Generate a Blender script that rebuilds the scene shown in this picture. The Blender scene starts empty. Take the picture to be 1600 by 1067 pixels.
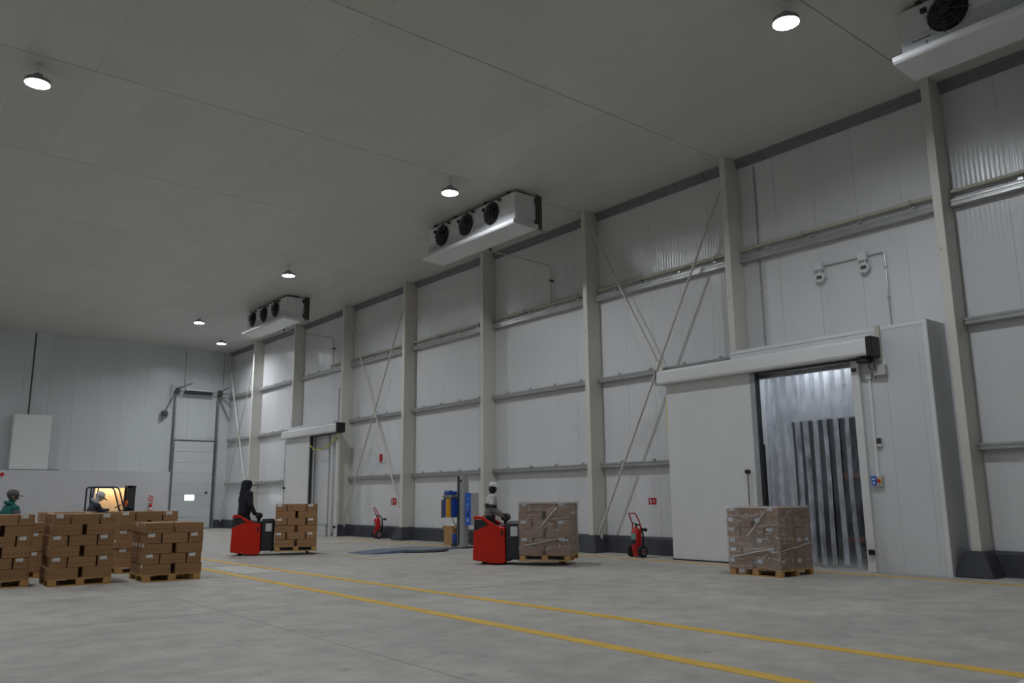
import bpy, bmesh, math, random
import numpy as np
from mathutils import Vector, Matrix, noise

random.seed(7)
sc = bpy.context.scene
COL = sc.collection
PI = math.pi

# ------------------------------------------------------------------ camera
CAM_H = 1.514
YAW, PITCH, ROLL, FPX = 0.6855449, 0.18944484, -0.0094444724, 1269.667
fw = Vector((math.sin(YAW)*math.cos(PITCH), math.cos(YAW)*math.cos(PITCH), math.sin(PITCH)))
rt = Vector((math.cos(YAW), -math.sin(YAW), 0))
up = rt.cross(fw)
r2 = rt*math.cos(ROLL) + up*math.sin(ROLL)
u2 = -rt*math.sin(ROLL) + up*math.cos(ROLL)
cam_d = bpy.data.cameras.new('camera')
cam = bpy.data.objects.new('camera', cam_d)
COL.objects.link(cam)
cam.matrix_world = Matrix(((r2.x, u2.x, -fw.x, 0), (r2.y, u2.y, -fw.y, 0), (r2.z, u2.z, -fw.z, CAM_H), (0, 0, 0, 1)))
cam_d.sensor_width = 36
cam_d.lens = FPX/1600*36
cam_d.clip_end = 300
sc.camera = cam

# ------------------------------------------------------------------ world, exposure
w = bpy.data.worlds.new('world'); sc.world = w
w.use_nodes = True
w.node_tree.nodes['Background'].inputs[0].default_value = (0.02, 0.022, 0.025, 1)
w.node_tree.nodes['Background'].inputs[1].default_value = 1.0
vs = sc.view_settings
vs.view_transform = 'Standard'; vs.look = 'None'; vs.gamma = 1; vs.use_curve_mapping = False
vs.exposure = 2.60
LAMP = 84.0            # radiance of a lamp's diffuser

# room dimensions
W, WC, H = 16.80, 16.27, 9.854      # wall face, column front, ceiling
S, Y0, YE = 5.0, 6.43, 46.1         # column pitch, first column, end wall
XL, YB = -12.0, -8.0                # hidden sides of the hall

# ------------------------------------------------------------------ materials
MATS = {}
def nodes_of(name):
    m = bpy.data.materials.new(name); m.use_nodes = True
    nt = m.node_tree
    return m, nt, nt.nodes['Principled BSDF']
def mat(name, col, rough=0.5, metal=0.0, var=0.06, scale=6.0, bump=0.0, bscale=None, spec=0.5, coat=0.0, stretch=(1, 1, 1)):
    if name in MATS: return MATS[name]
    m, nt, b = nodes_of(name)
    tc = nt.nodes.new('ShaderNodeTexCoord'); mp = nt.nodes.new('ShaderNodeMapping')
    mp.inputs['Scale'].default_value = stretch
    nt.links.new(tc.outputs['Object'], mp.inputs[0])
    n = nt.nodes.new('ShaderNodeTexNoise'); n.inputs['Scale'].default_value = scale; n.inputs['Detail'].default_value = 4
    nt.links.new(mp.outputs[0], n.inputs['Vector'])
    r = nt.nodes.new('ShaderNodeMapRange'); r.inputs[1].default_value = .25; r.inputs[2].default_value = .75
    r.inputs[3].default_value = 1-var; r.inputs[4].default_value = 1+var
    nt.links.new(n.outputs[0], r.inputs[0])
    mx = nt.nodes.new('ShaderNodeVectorMath'); mx.operation = 'SCALE'
    mx.inputs[0].default_value = col
    nt.links.new(r.outputs[0], mx.inputs['Scale'])
    nt.links.new(mx.outputs[0], b.inputs['Base Color'])
    b.inputs['Roughness'].default_value = rough; b.inputs['Metallic'].default_value = metal
    b.inputs['Specular IOR Level'].default_value = spec
    b.inputs['Coat Weight'].default_value = coat
    if bump:
        bn = nt.nodes.new('ShaderNodeTexNoise'); bn.inputs['Scale'].default_value = bscale or scale*4
        nt.links.new(mp.outputs[0], bn.inputs['Vector'])
        bp = nt.nodes.new('ShaderNodeBump'); bp.inputs['Strength'].default_value = bump; bp.inputs['Distance'].default_value = .02
        nt.links.new(bn.outputs[0], bp.inputs['Height']); nt.links.new(bp.outputs[0], b.inputs['Normal'])
    MATS[name] = m
    return m
def emit(name, col, strength):
    m, nt, b = nodes_of(name)
    b.inputs['Base Color'].default_value = (*col, 1); b.inputs['Emission Color'].default_value = (*col, 1)
    b.inputs['Emission Strength'].default_value = strength
    MATS[name] = m
    return m
def ribbed(name, col, axis, rough=.27, ribs=11.0, strength=.24):
    """painted sandwich-panel skin: very shallow lining across the panel"""
    m, nt, b = nodes_of(name)
    tc = nt.nodes.new('ShaderNodeTexCoord')
    geo = nt.nodes.new('ShaderNodeNewGeometry')
    sx = nt.nodes.new('ShaderNodeSeparateXYZ'); nt.links.new(geo.outputs['Position'], sx.inputs[0])
    mul = nt.nodes.new('ShaderNodeMath'); mul.operation = 'MULTIPLY'; mul.inputs[1].default_value = ribs*2*PI
    nt.links.new(sx.outputs[axis], mul.inputs[0])
    sn = nt.nodes.new('ShaderNodeMath'); sn.operation = 'SINE'; nt.links.new(mul.outputs[0], sn.inputs[0])
    ad = nt.nodes.new('ShaderNodeMath'); ad.operation = 'MULTIPLY'; ad.inputs[1].default_value = .5
    nt.links.new(sn.outputs[0], ad.inputs[0])
    nz = nt.nodes.new('ShaderNodeTexNoise'); nz.inputs['Scale'].default_value = .55; nz.inputs['Detail'].default_value = 3
    nt.links.new(geo.outputs['Position'], nz.inputs['Vector'])
    mul2 = nt.nodes.new('ShaderNodeMath'); mul2.operation = 'MULTIPLY_ADD'; mul2.inputs[1].default_value = .5
    nt.links.new(nz.outputs[0], mul2.inputs[0]); nt.links.new(ad.outputs[0], mul2.inputs[2])
    bp = nt.nodes.new('ShaderNodeBump'); bp.inputs['Strength'].default_value = strength; bp.inputs['Distance'].default_value = .01
    nt.links.new(mul2.outputs[0], bp.inputs['Height']); nt.links.new(bp.outputs[0], b.inputs['Normal'])
    r = nt.nodes.new('ShaderNodeMapRange'); r.inputs[3].default_value = .95; r.inputs[4].default_value = 1.04
    nt.links.new(nz.outputs[0], r.inputs[0])
    oi = nt.nodes.new('ShaderNodeObjectInfo')
    r3 = nt.nodes.new('ShaderNodeMapRange'); r3.inputs[3].default_value = .965; r3.inputs[4].default_value = 1.02
    nt.links.new(oi.outputs['Random'], r3.inputs[0])
    m3 = nt.nodes.new('ShaderNodeMath'); m3.operation = 'MULTIPLY'
    nt.links.new(r.outputs[0], m3.inputs[0]); nt.links.new(r3.outputs[0], m3.inputs[1])
    mx = nt.nodes.new('ShaderNodeVectorMath'); mx.operation = 'SCALE'; mx.inputs[0].default_value = col
    nt.links.new(m3.outputs[0], mx.inputs['Scale']); nt.links.new(mx.outputs[0], b.inputs['Base Color'])
    b.inputs['Roughness'].default_value = rough
    MATS[name] = m
    return m
def concrete(name):
    m, nt, b = nodes_of(name)
    geo = nt.nodes.new('ShaderNodeNewGeometry')
    def noise(sc_, det, st=(1, 1, 1)):
        mp = nt.nodes.new('ShaderNodeMapping'); mp.inputs['Scale'].default_value = st
        nt.links.new(geo.outputs['Position'], mp.inputs[0])
        n = nt.nodes.new('ShaderNodeTexNoise'); n.inputs['Scale'].default_value = sc_; n.inputs['Detail'].default_value = det
        n.inputs['Roughness'].default_value = .62
        nt.links.new(mp.outputs[0], n.inputs['Vector']); return n
    a = noise(.45, 6); c = noise(2.6, 8, (.8, .8, 1)); d = noise(5.5, 3)
    def rng(n, lo, hi, a0, a1):
        r = nt.nodes.new('ShaderNodeMapRange')
        for k, v in zip((1, 2, 3, 4), (lo, hi, a0, a1)): r.inputs[k].default_value = v
        nt.links.new(n.outputs[0], r.inputs[0]); return r
    def mul(x, y):
        k = nt.nodes.new('ShaderNodeMath'); k.operation = 'MULTIPLY'
        nt.links.new(x.outputs[0], k.inputs[0]); nt.links.new(y.outputs[0], k.inputs[1]); return k
    t = mul(mul(rng(a, .3, .7, .82, 1.12), rng(c, .3, .7, .78, 1.14)), rng(d, .62, .72, 1, .72))
    mx = nt.nodes.new('ShaderNodeVectorMath'); mx.operation = 'SCALE'; mx.inputs[0].default_value = (.42, .40, .365)
    nt.links.new(t.outputs[0], mx.inputs['Scale']); nt.links.new(mx.outputs[0], b.inputs['Base Color'])
    rr = rng(a, .3, .7, .5, .72); nt.links.new(rr.outputs[0], b.inputs['Roughness'])
    b.inputs['Specular IOR Level'].default_value = .35
    MATS[name] = m
    return m
def cardboard(name, col, marks=True):
    m, nt, b = nodes_of(name)
    tc = nt.nodes.new('ShaderNodeTexCoord'); sx = nt.nodes.new('ShaderNodeSeparateXYZ')
    nt.links.new(tc.outputs['Generated'], sx.inputs[0])
    oi = nt.nodes.new('ShaderNodeObjectInfo')
    def op(o, a, b_=None):
        k = nt.nodes.new('ShaderNodeMath'); k.operation = o
        for i, v in enumerate((a, b_)):
            if v is None: continue
            if isinstance(v, (int, float)): k.inputs[i].default_value = v
            else: nt.links.new(v, k.inputs[i])
        return k.outputs[0]
    u = op('ADD', op('MULTIPLY', sx.outputs[0], 7.0), op('MULTIPLY', sx.outputs[1], 4.0))
    fr = op('FRACT', u)
    on = op('MULTIPLY', op('GREATER_THAN', fr, .38), op('LESS_THAN', fr, .68))
    band = op('MULTIPLY', op('GREATER_THAN', sx.outputs[2], .30), op('LESS_THAN', sx.outputs[2], .50))
    n2 = nt.nodes.new('ShaderNodeTexNoise'); n2.inputs['Scale'].default_value = 40
    nt.links.new(tc.outputs['Generated'], n2.inputs['Vector'])
    spots = op('MULTIPLY', op('MULTIPLY', on, band), op('GREATER_THAN', n2.outputs[0], .42))
    base = nt.nodes.new('ShaderNodeTexNoise'); base.inputs['Scale'].default_value = 3
    nt.links.new(tc.outputs['Object'], base.inputs['Vector'])
    v = op('ADD', op('MULTIPLY', base.outputs[0], .16), op('MULTIPLY', oi.outputs['Random'], .16))
    v = op('ADD', v, .82)
    k = op('SUBTRACT', v, op('MULTIPLY', spots, .38 if marks else 0.0))
    mx = nt.nodes.new('ShaderNodeVectorMath'); mx.operation = 'SCALE'; mx.inputs[0].default_value = col
    nt.links.new(k, mx.inputs['Scale']); nt.links.new(mx.outputs[0], b.inputs['Base Color'])
    b.inputs['Roughness'].default_value = .75; b.inputs['Specular IOR Level'].default_value = .25
    MATS[name] = m
    return m
def film(name, haze, gloss, bumpy, scale, tint=(.95, .96, 1), rough=.12, stretch=(1, 1, 1), grade=(.35, .75), dist=.03):
    """clear plastic: mostly see-through, with a milky share and a glossy wrinkled surface"""
    m = bpy.data.materials.new(name); m.use_nodes = True
    nt = m.node_tree; nt.nodes.clear()
    out = nt.nodes.new('ShaderNodeOutputMaterial')
    tr = nt.nodes.new('ShaderNodeBsdfTransparent'); tr.inputs[0].default_value = (.93, .94, .96, 1)
    df = nt.nodes.new('ShaderNodeBsdfDiffuse'); df.inputs[0].default_value = (*tint, 1)
    tl = nt.nodes.new('ShaderNodeBsdfTranslucent'); tl.inputs[0].default_value = (*tint, 1)
    ml = nt.nodes.new('ShaderNodeMixShader'); ml.inputs[0].default_value = .35
    nt.links.new(df.outputs[0], ml.inputs[1]); nt.links.new(tl.outputs[0], ml.inputs[2])
    gl = nt.nodes.new('ShaderNodeBsdfGlossy'); gl.inputs['Roughness'].default_value = rough
    tc = nt.nodes.new('ShaderNodeTexCoord'); mp = nt.nodes.new('ShaderNodeMapping'); mp.inputs['Scale'].default_value = stretch
    nt.links.new(tc.outputs['Object'], mp.inputs[0])
    n = nt.nodes.new('ShaderNodeTexNoise'); n.inputs['Scale'].default_value = scale; n.inputs['Detail'].default_value = 5
    nt.links.new(mp.outputs[0], n.inputs['Vector'])
    bp = nt.nodes.new('ShaderNodeBump'); bp.inputs['Strength'].default_value = bumpy; bp.inputs['Distance'].default_value = dist
    nt.links.new(n.outputs[0], bp.inputs['Height'])
    for q in (gl, df): nt.links.new(bp.outputs[0], q.inputs['Normal'])
    r = nt.nodes.new('ShaderNodeMapRange'); r.inputs[1].default_value = grade[0]; r.inputs[2].default_value = grade[1]
    r.inputs[3].default_value = haze*.45; r.inputs[4].default_value = haze*1.5
    nt.links.new(n.outputs[0], r.inputs[0])
    m1 = nt.nodes.new('ShaderNodeMixShader'); nt.links.new(r.outputs[0], m1.inputs[0])
    nt.links.new(tr.outputs[0], m1.inputs[1]); nt.links.new(ml.outputs[0], m1.inputs[2])
    m2 = nt.nodes.new('ShaderNodeMixShader'); m2.inputs[0].default_value = gloss
    nt.links.new(m1.outputs[0], m2.inputs[1]); nt.links.new(gl.outputs[0], m2.inputs[2])
    nt.links.new(m2.outputs[0], out.inputs[0])
    MATS[name] = m
    return m

WALLM = ribbed('wall_panel_paint', (.70, .70, .712), 1)
ENDM = ribbed('end_panel_paint', (.60, .625, .635), 0, ribs=4, strength=.06)
CEILM = ribbed('ceiling_panel_paint', (.60, .595, .56), 0, rough=.42, ribs=10, strength=.04)
VESTM = ribbed('vestibule_paint', (.66, .665, .68), 1, ribs=9, strength=.05)
COLM = mat('cream_paint', (.66, .64, .585), .38, var=.03, scale=1.5)
WHITE = mat('white_paint', (.72, .72, .715), .36, var=.03, scale=2)
WHITE2 = mat('white_enamel', (.72, .72, .73), .3, var=.03, scale=2)
DARKJ = mat('joint_sealant', (.16, .16, .15), .8)
FLOORM = concrete('concrete')
PLINM = mat('slate_paint', (.046, .047, .060), .6, var=.12, scale=3)
GALV = mat('galvanised_steel', (.41, .415, .41), .34, .35, var=.12, scale=7, stretch=(1, .5, 1), bump=.25, bscale=9)
COVEM = mat('grey_trim', (.25, .255, .27), .45, .15, var=.08)
STEEL = mat('brushed_steel', (.34, .34, .34), .35, .9, var=.1, scale=12)
DSTEEL = mat('dark_steel', (.07, .072, .075), .45, .5)
BLACK = mat('black_plastic', (.012, .012, .014), .45)
BLACK2 = mat('charcoal_plastic', (.022, .023, .028), .5, var=.1)
RUBBER = mat('tyre_rubber', (.015, .015, .016), .75)
YELLOW = mat('yellow_floor_paint', (.66, .41, .05), .6, var=.14, scale=2.5)
FADED = mat('worn_yellow_floor_paint', (.50, .385, .17), .65, var=.2, scale=2.5)
WLINE = mat('white_floor_paint', (.80, .80, .78), .6, var=.10, scale=3)
CARD = cardboard('carton_board', (.345, .192, .094))
CARDP = cardboard('plain_board', (.40, .235, .105), False)
TAPE = mat('packing_tape', (.52, .40, .26), .3)
STICK = mat('label_paper', (.70, .70, .70), .5, var=.14, scale=30)
WOOD = mat('pallet_wood', (.50, .285, .10), .7, var=.25, scale=5, stretch=(1, 6, 6))
RED = mat('truck_red', (.56, .018, .005), .4, var=.04, spec=.35)
EXTRED = mat('extinguisher_red', (.50, .012, .015), .3, var=.04)
BLUE = mat('machine_blue', (.015, .065, .33), .4, var=.06)
NAVY = mat('navy_paint', (.012, .018, .045), .4)
SKYB = mat('panel_blue', (.012, .11, .55), .35)
ORANGE = mat('rack_orange', (.62, .115, .02), .45)
AMBER = mat('machine_amber', (.70, .33, .015), .4)
TURN = mat('turntable_grey', (.18, .205, .235), .45, .3, var=.12)
COPPER = mat('pipe_insulation', (.10, .098, .092), .5, .3)
PVC = mat('cream_pipe', (.50, .48, .40), .4)
SIGNRED = mat('sign_red', (.45, .02, .03), .45)
GREENL = mat('label_green', (.16, .36, .30), .5)
YROPE = mat('yellow_cord', (.62, .60, .03), .6)
SKIN = mat('skin', (.36, .19, .125), .55, var=.06)
WARM = mat('warm_wall', (.80, .68, .50), .7)
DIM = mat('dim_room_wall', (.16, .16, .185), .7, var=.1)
DIMF = mat('dim_room_floor', (.34, .34, .35), .6, var=.1)
PANELE = emit('lamp_diffuser', (.90, .95, 1.0), LAMP)
DAYL = emit('daylight_pane', (.80, .92, 1.0), 3.0)
WARML = emit('warm_tube', (1.0, .68, .38), 9.0)
FILM = film('stretch_film', .07, .22, 1.0, 10, rough=.24, stretch=(1, 1, 1.8), dist=.16)
STRIP = film('curtain_pvc_clear', .10, .12, .35, 3.2, tint=(.80, .85, .97), rough=.16, stretch=(1.5, 1.5, .8))
STRIPW = film('curtain_pvc_worn', .48, .10, .35, 2.6, tint=(.84, .89, 1.0), rough=.2, stretch=(2.2, 2.2, .9), grade=(.3, .7))
FOLD = film('gathered_film', .20, .65, .2, 20, rough=.24)
ALU = mat('aluminium_edge', (.36, .375, .39), .4, .3, var=.05)
MASTG = mat('mast_grey', (.36, .36, .35), .45, .15, var=.06)

# ------------------------------------------------------------------ mesh builder
class MB:
    def __init__(s): s.v = []; s.f = []; s.m = []
    def add(s, vs_, fs, mi=0):
        o = len(s.v); s.v += [tuple(p) for p in vs_]
        for f in fs: s.f.append([i+o for i in f]); s.m.append(mi)
        return s
    def box(s, x0, x1, y0, y1, z0, z1, mi=0):
        return s.add([(x0, y0, z0), (x1, y0, z0), (x1, y1, z0), (x0, y1, z0), (x0, y0, z1), (x1, y0, z1), (x1, y1, z1), (x0, y1, z1)],
                     [(0, 3, 2, 1), (4, 5, 6, 7), (0, 1, 5, 4), (1, 2, 6, 5), (2, 3, 7, 6), (3, 0, 4, 7)], mi)
    def bar(s, p0, p1, w_, h_, mi=0, upv=(0, 0, 1)):
        p0 = Vector(p0); p1 = Vector(p1); t = (p1-p0).normalized(); u = Vector(upv)
        if abs(t.dot(u)) > .98: u = Vector((1, 0, 0))
        a = t.cross(u).normalized(); b = a.cross(t).normalized()
        q = []
        for p in (p0, p1):
            for i, j in ((-1, -1), (1, -1), (1, 1), (-1, 1)): q.append(p + a*(i*w_/2) + b*(j*h_/2))
        return s.add(q, [(0, 3, 2, 1), (4, 5, 6, 7), (0, 1, 5, 4), (1, 2, 6, 5), (2, 3, 7, 6), (3, 0, 4, 7)], mi)
    def cyl(s, p0, p1, r0, r1=None, n=12, mi=0, caps=True):
        r1 = r0 if r1 is None else r1
        p0 = Vector(p0); p1 = Vector(p1); t = (p1-p0).normalized()
        u = Vector((0, 0, 1)) if abs(t.z) < .9 else Vector((1, 0, 0))
        a = t.cross(u).normalized(); b = t.cross(a)
        q = []
        for p, r in ((p0, r0), (p1, r1)):
            for k in range(n):
                an = 2*PI*k/n; q.append(p + a*(r*math.cos(an)) + b*(r*math.sin(an)))
        fs = [(k, (k+1) % n, n+(k+1) % n, n+k) for k in range(n)]
        if caps: fs += [tuple(range(n))[::-1], tuple(range(n, 2*n))]
        return s.add(q, fs, mi)
    def tube(s, pts, r, n=8, mi=0):
        pts = [Vector(p) for p in pts]; q = []; ref = None
        for i, p in enumerate(pts):
            t = (pts[min(i+1, len(pts)-1)] - pts[max(i-1, 0)]).normalized()
            if ref is None:
                ref = Vector((0, 0, 1)) if abs(t.z) < .9 else Vector((1, 0, 0))
            a = t.cross(ref).normalized(); b = a.cross(t).normalized(); ref = b
            for k in range(n):
                an = 2*PI*k/n; q.append(p + a*(r*math.cos(an)) + b*(r*math.sin(an)))
        fs = []
        for i in range(len(pts)-1):
            for k in range(n): fs.append((i*n+k, i*n+(k+1) % n, (i+1)*n+(k+1) % n, (i+1)*n+k))
        fs += [tuple(range(n))[::-1], tuple(range((len(pts)-1)*n, len(pts)*n))]
        return s.add(q, fs, mi)
    def prism(s, poly, axis, a0, a1, mi=0):
        def P(u, v, t): return {'x': (t, u, v), 'y': (u, t, v), 'z': (u, v, t)}[axis]
        n = len(poly)
        q = [P(u, v, a0) for u, v in poly] + [P(u, v, a1) for u, v in poly]
        fs = [tuple(range(n))[::-1], tuple(range(n, 2*n))] + [(k, (k+1) % n, n+(k+1) % n, n+k) for k in range(n)]
        return s.add(q, fs, mi)
    def lathe(s, prof, n=16, mat4=None, mi=0, sy=1.0):
        q = []; mat4 = mat4 or Matrix()
        for r, z in prof:
            for k in range(n):
                an = 2*PI*k/n; q.append(mat4 @ Vector((r*math.cos(an), sy*r*math.sin(an), z)))
        fs = []
        for i in range(len(prof)-1):
            for k in range(n): fs.append((i*n+k, i*n+(k+1) % n, (i+1)*n+(k+1) % n, (i+1)*n+k))
        if prof[0][0] > 1e-4: fs.append(tuple(range(n))[::-1])
        if prof[-1][0] > 1e-4: fs.append(tuple(range((len(prof)-1)*n, len(prof)*n)))
        return s.add(q, fs, mi)
    def taper(s, b0, b1, z0, z1, mi=0):
        """frustum: b = (x0,x1,y0,y1) at z0 and z1"""
        q = [(b0[0], b0[2], z0), (b0[1], b0[2], z0), (b0[1], b0[3], z0), (b0[0], b0[3], z0),
             (b1[0], b1[2], z1), (b1[1], b1[2], z1), (b1[1], b1[3], z1), (b1[0], b1[3], z1)]
        return s.add(q, [(0, 3, 2, 1), (4, 5, 6, 7), (0, 1, 5, 4), (1, 2, 6, 5), (2, 3, 7, 6), (3, 0, 4, 7)], mi)
    def mesh(s, name, mats, bevel=0, smooth=False, seg=1):
        me = bpy.data.meshes.new(name)
        me.from_pydata(s.v, [], s.f)
        for m_ in (mats if isinstance(mats, (list, tuple)) else [mats]): me.materials.append(m_)
        for p, i in zip(me.polygons, s.m): p.material_index = i
        bm = bmesh.new(); bm.from_mesh(me)
        bmesh.ops.remove_doubles(bm, verts=bm.verts, dist=1e-6)
        bmesh.ops.recalc_face_normals(bm, faces=bm.faces)
        if bevel:
            es = [e for e in bm.edges if len(e.link_faces) == 2 and e.calc_face_angle(0) > .5]
            bmesh.ops.bevel(bm, geom=es, offset=bevel, segments=seg, affect='EDGES', profile=.5, clamp_overlap=True)
        bm.to_mesh(me); bm.free()
        if smooth:
            for p in me.polygons: p.use_smooth = True
            try: me.set_sharp_from_angle(angle=math.radians(40))
            except Exception: pass
        return me
    def build(s, name, mats, parent=None, bevel=0, smooth=False, seg=1):
        o = bpy.data.objects.new(name, s.mesh(name, mats, bevel, smooth, seg)); COL.objects.link(o)
        if parent: o.parent = parent
        return o

def tag(o, label=None, cat=None, group=None, kind=None):
    if label: o['label'] = label
    if cat: o['category'] = cat
    if group: o['group'] = group
    if kind: o['kind'] = kind
    return o
def thing(name, label, cat, loc=(0, 0, 0), rz=0, group=None):
    o = bpy.data.objects.new(name, None); COL.objects.link(o)
    o.location = loc; o.rotation_euler = (0, 0, rz); o.empty_display_size = .2
    return tag(o, label, cat, group)
def struct(name, loc=(0, 0, 0)):
    o = bpy.data.objects.new(name, None); COL.objects.link(o); o.location = loc
    o['kind'] = 'structure'
    return o
def inst(name, me, parent=None, loc=(0, 0, 0), rot=(0, 0, 0), scale=(1, 1, 1)):
    o = bpy.data.objects.new(name, me); COL.objects.link(o)
    o.location = loc; o.rotation_euler = rot; o.scale = scale
    if parent: o.parent = parent
    return o

# ================================================================== THE SETTING
# ---- floor
fl = MB().box(XL, 29, YB, YE+.3, -.2, 0).build('floor', FLOORM)
fl['kind'] = 'structure'
def line(p0, p1, wd, m_, name='painted_line', z=.004):
    MB().bar((*p0, z/2), (*p1, z/2), wd, z).build(name, m_, fl)
line((7.55, 24), (7.93, 1.5), .19, YELLOW)
line((6.62, 24), (6.24, 1.5), .19, YELLOW)
line((15.35, 1.5), (15.35, 30), .15, YELLOW)
line((10.75, 18.7), (14.9, 18.7), .10, FADED)
line((10.75, 18.65), (10.75, 26.5), .10, FADED)
line((10.7, 26.5), (15.3, 26.5), .10, FADED)
line((8.0, 39.2), (15.3, 39.2), .12, FADED)
line((8.0, 33.5), (15.3, 33.5), .12, FADED)
for k in range(5):
    y = 17.30 + k*.42
    line((6.78, y+.1), (7.62, y), .13, WLINE, 'hatch_stripe')
SAWJ = mat('joint_filler', (.24, .23, .21), .8)
for y in (11.6, 31.6):
    line((XL+.1, y), (W-.2, y), .008, SAWJ, 'saw_joint', .0015)
for x in (4.3, -1):
    line((x, YB+.1), (x, YE-.1), .008, SAWJ, 'saw_joint', .0015)

# ---- ceiling: backing slab with sandwich panels
ce = MB().box(XL, W+.3, YB, YE+.3, H+.03, H+.25).build('ceiling', CEILM)
ce['kind'] = 'structure'
pw = 1.15
panel_ce = MB().box(-pw/2+.0008, pw/2-.0008, -S/2+.009, S/2-.009, 0, .04).mesh('ceiling_panel', CEILM, bevel=.0015)
nx = 15
ystart = Y0+.16-S*2      # -3.41
for j in range(10):
    yc = ystart + S*(j+.5)
    for i in range(nx):
        xc = W - pw*(i+.5)
        inst('ceiling_panel', panel_ce, ce, (xc, yc, H))
MB().box(XL, W-pw*nx, YB, YE, H, H+.04).build('ceiling_field', CEILM, ce)
MB().box(W-pw*nx, W, YB, ystart, H, H+.04).build('ceiling_field', CEILM, ce)
MB().box(W-pw*nx, W, ystart+S*10, YE, H, H+.04).build('ceiling_field', CEILM, ce)
MB().box(W-pw*nx-.5, W, ystart, YE, H+.035, H+.045).build('joint_backing', DARKJ, ce)

# ---- right wall
OP0, OP1, OPZ = 8.42, 10.70, 3.15          # opening to the cold room behind the strip curtain
wr = MB().box(W+.05, W+.25, YB, OP0, 0, H+.2).box(W+.05, W+.25, OP1, YE+.3, 0, H+.2).box(W+.05, W+.25, OP0, OP1, OPZ, H+.2).build('wall_right', WALLM)
wr['kind'] = 'structure'
MB().box(W+.045, W+.052, 3, OP0, 0, H).box(W+.045, W+.052, OP1, YE, 0, H).build('joint_backing', DARKJ, wr)
panel_wr = MB().box(0, .045, -.5+.0014, .5-.0014, 0, H).mesh('wall_panel', WALLM, bevel=.002)
y = Y0 - 4
while y + 1 <= YE + .05:
    if y + 1 <= OP0 + .02 or y >= OP1 - .35:
        inst('wall_panel', panel_wr, wr, (W, y+.5, 0))
    else:
        MB().box(W, W+.045, y+.0025, y+.9975, OPZ if not (y < OP0) else OPZ, H).build('wall_panel', WALLM, wr, bevel=.004)
    y += 1.0
MB().box(W, W+.06, YB, Y0-4, 0, H).build('wall_field', WALLM, wr)
MB().box(W, W+.045, y+.0014, YE, 0, H).build('wall_panel', WALLM, wr, bevel=.002)
# filler beside the opening
MB().box(W+.01, W+.05, 7.9, OP0, 0, OPZ).build('wall_filler', WALLM, wr)

# girts: galvanised channels, one length for each bay and height
for bay in range(-1, 8):
    ya = Y0 + S*bay + (0.17 if bay >= 0 else 2.0); yb = Y0 + S*(bay+1)
    if bay == 7: yb = YE - .25
    for zi, (z0, z1) in enumerate(((2.30, 2.44), (4.72, 4.87), (7.14, 7.31))):
        if bay == 0 and zi < 2: continue
        if bay == 5 and zi < 2: continue
        if bay == 1 and zi == 0: yb2 = 13.6
        else: yb2 = yb
        a = ya
        g = MB()
        zm = (z0+z1)/2
        prof = [(W, z0), (W-.15, z0), (W-.17, z0+.02), (W-.17, zm-.022), (W-.158, zm-.012), (W-.158, zm+.012), (W-.17, zm+.022), (W-.17, z1-.02), (W-.15, z1), (W, z1)]
        g.prism(prof, 'y', a, yb)
        g.build('girt', GALV, wr)
        bb = MB()
        k = a + .5
        while k < yb - .3:
            bb.box(W-.185, W-.15, k, k+.09, z1-.004, z1+.05); k += 1.15
        bb.build('girt_clips', GALV, wr)
# light tops of the slots in the galvanised girts are left to the metal itself

# grey cove along the ceiling
cv = MB()
cv.prism([(W, H), (W-.15, H), (W-.15, H-.04), (W-.10, H-.05), (W-.10, H-.10), (W-.06, H-.11), (W-.06, H-.16), (W-.02, H-.17), (W-.02, H-.22), (W, H-.22)], 'y', YB, YE)
tr1 = cv.build('trim_1', COVEM); tr1['kind'] = 'structure'

# slate kerb along the wall
bs = MB()
for a, b_ in ((2, 6.6), (11.6, 31.5), (36.4, YE)):
    bs.prism([(W, 0), (W-.17, 0), (W-.13, .40), (W-.10, .45), (W, .46)], 'y', a, b_)
tb = bs.build('baseboard_right', PLINM); tb['kind'] = 'structure'
bs = MB()
bs.prism([(YE, 0), (YE-.17, 0), (YE-.13, .40), (YE-.10, .45), (YE, .46)], 'x', 16.25, W)
tb = bs.build('baseboard_end', PLINM); tb['kind'] = 'structure'

# ---- end wall
we = MB().box(XL, W+.3, YE+.05, YE+.3, 0, H+.2).build('wall_end', ENDM); we['kind'] = 'structure'
MB().box(XL, W, YE+.045, YE+.052, 0, H).build('joint_backing', DARKJ, we)
panel_we = MB().box(-.575+.0012, .575-.0012, 0, .045, 0, H).mesh('wall_panel', ENDM, bevel=.002)
for i in range(14): inst('wall_panel', panel_we, we, (W-.575-i*1.15, YE, 0))
MB().box(XL, W-14*1.15, YE, YE+.05, 0, H).build('wall_field', ENDM, we)
t = MB().box(6.80, 6.86, YE-.02, YE, 2.9, H).build('trim_2', mat('dark_green_joint', (.03, .06, .055), .5)); t['kind'] = 'structure'
t = MB().box(14.2, 14.225, YE-.02, YE, 7.6, H).build('trim_3', COVEM); t['kind'] = 'structure'
t = MB().box(16.35, 16.37, YE-.02, YE, 7.5, H).build('trim_4', COVEM); t['kind'] = 'structure'

# hidden sides of the hall
t = MB().box(XL-.2, XL, YB, YE, 0, H).build('wall_left', ENDM); t['kind'] = 'structure'
t = MB().box(XL-.2, W+.2, YB-.2, YB, 0, H).build('wall_back', ENDM); t['kind'] = 'structure'

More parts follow.
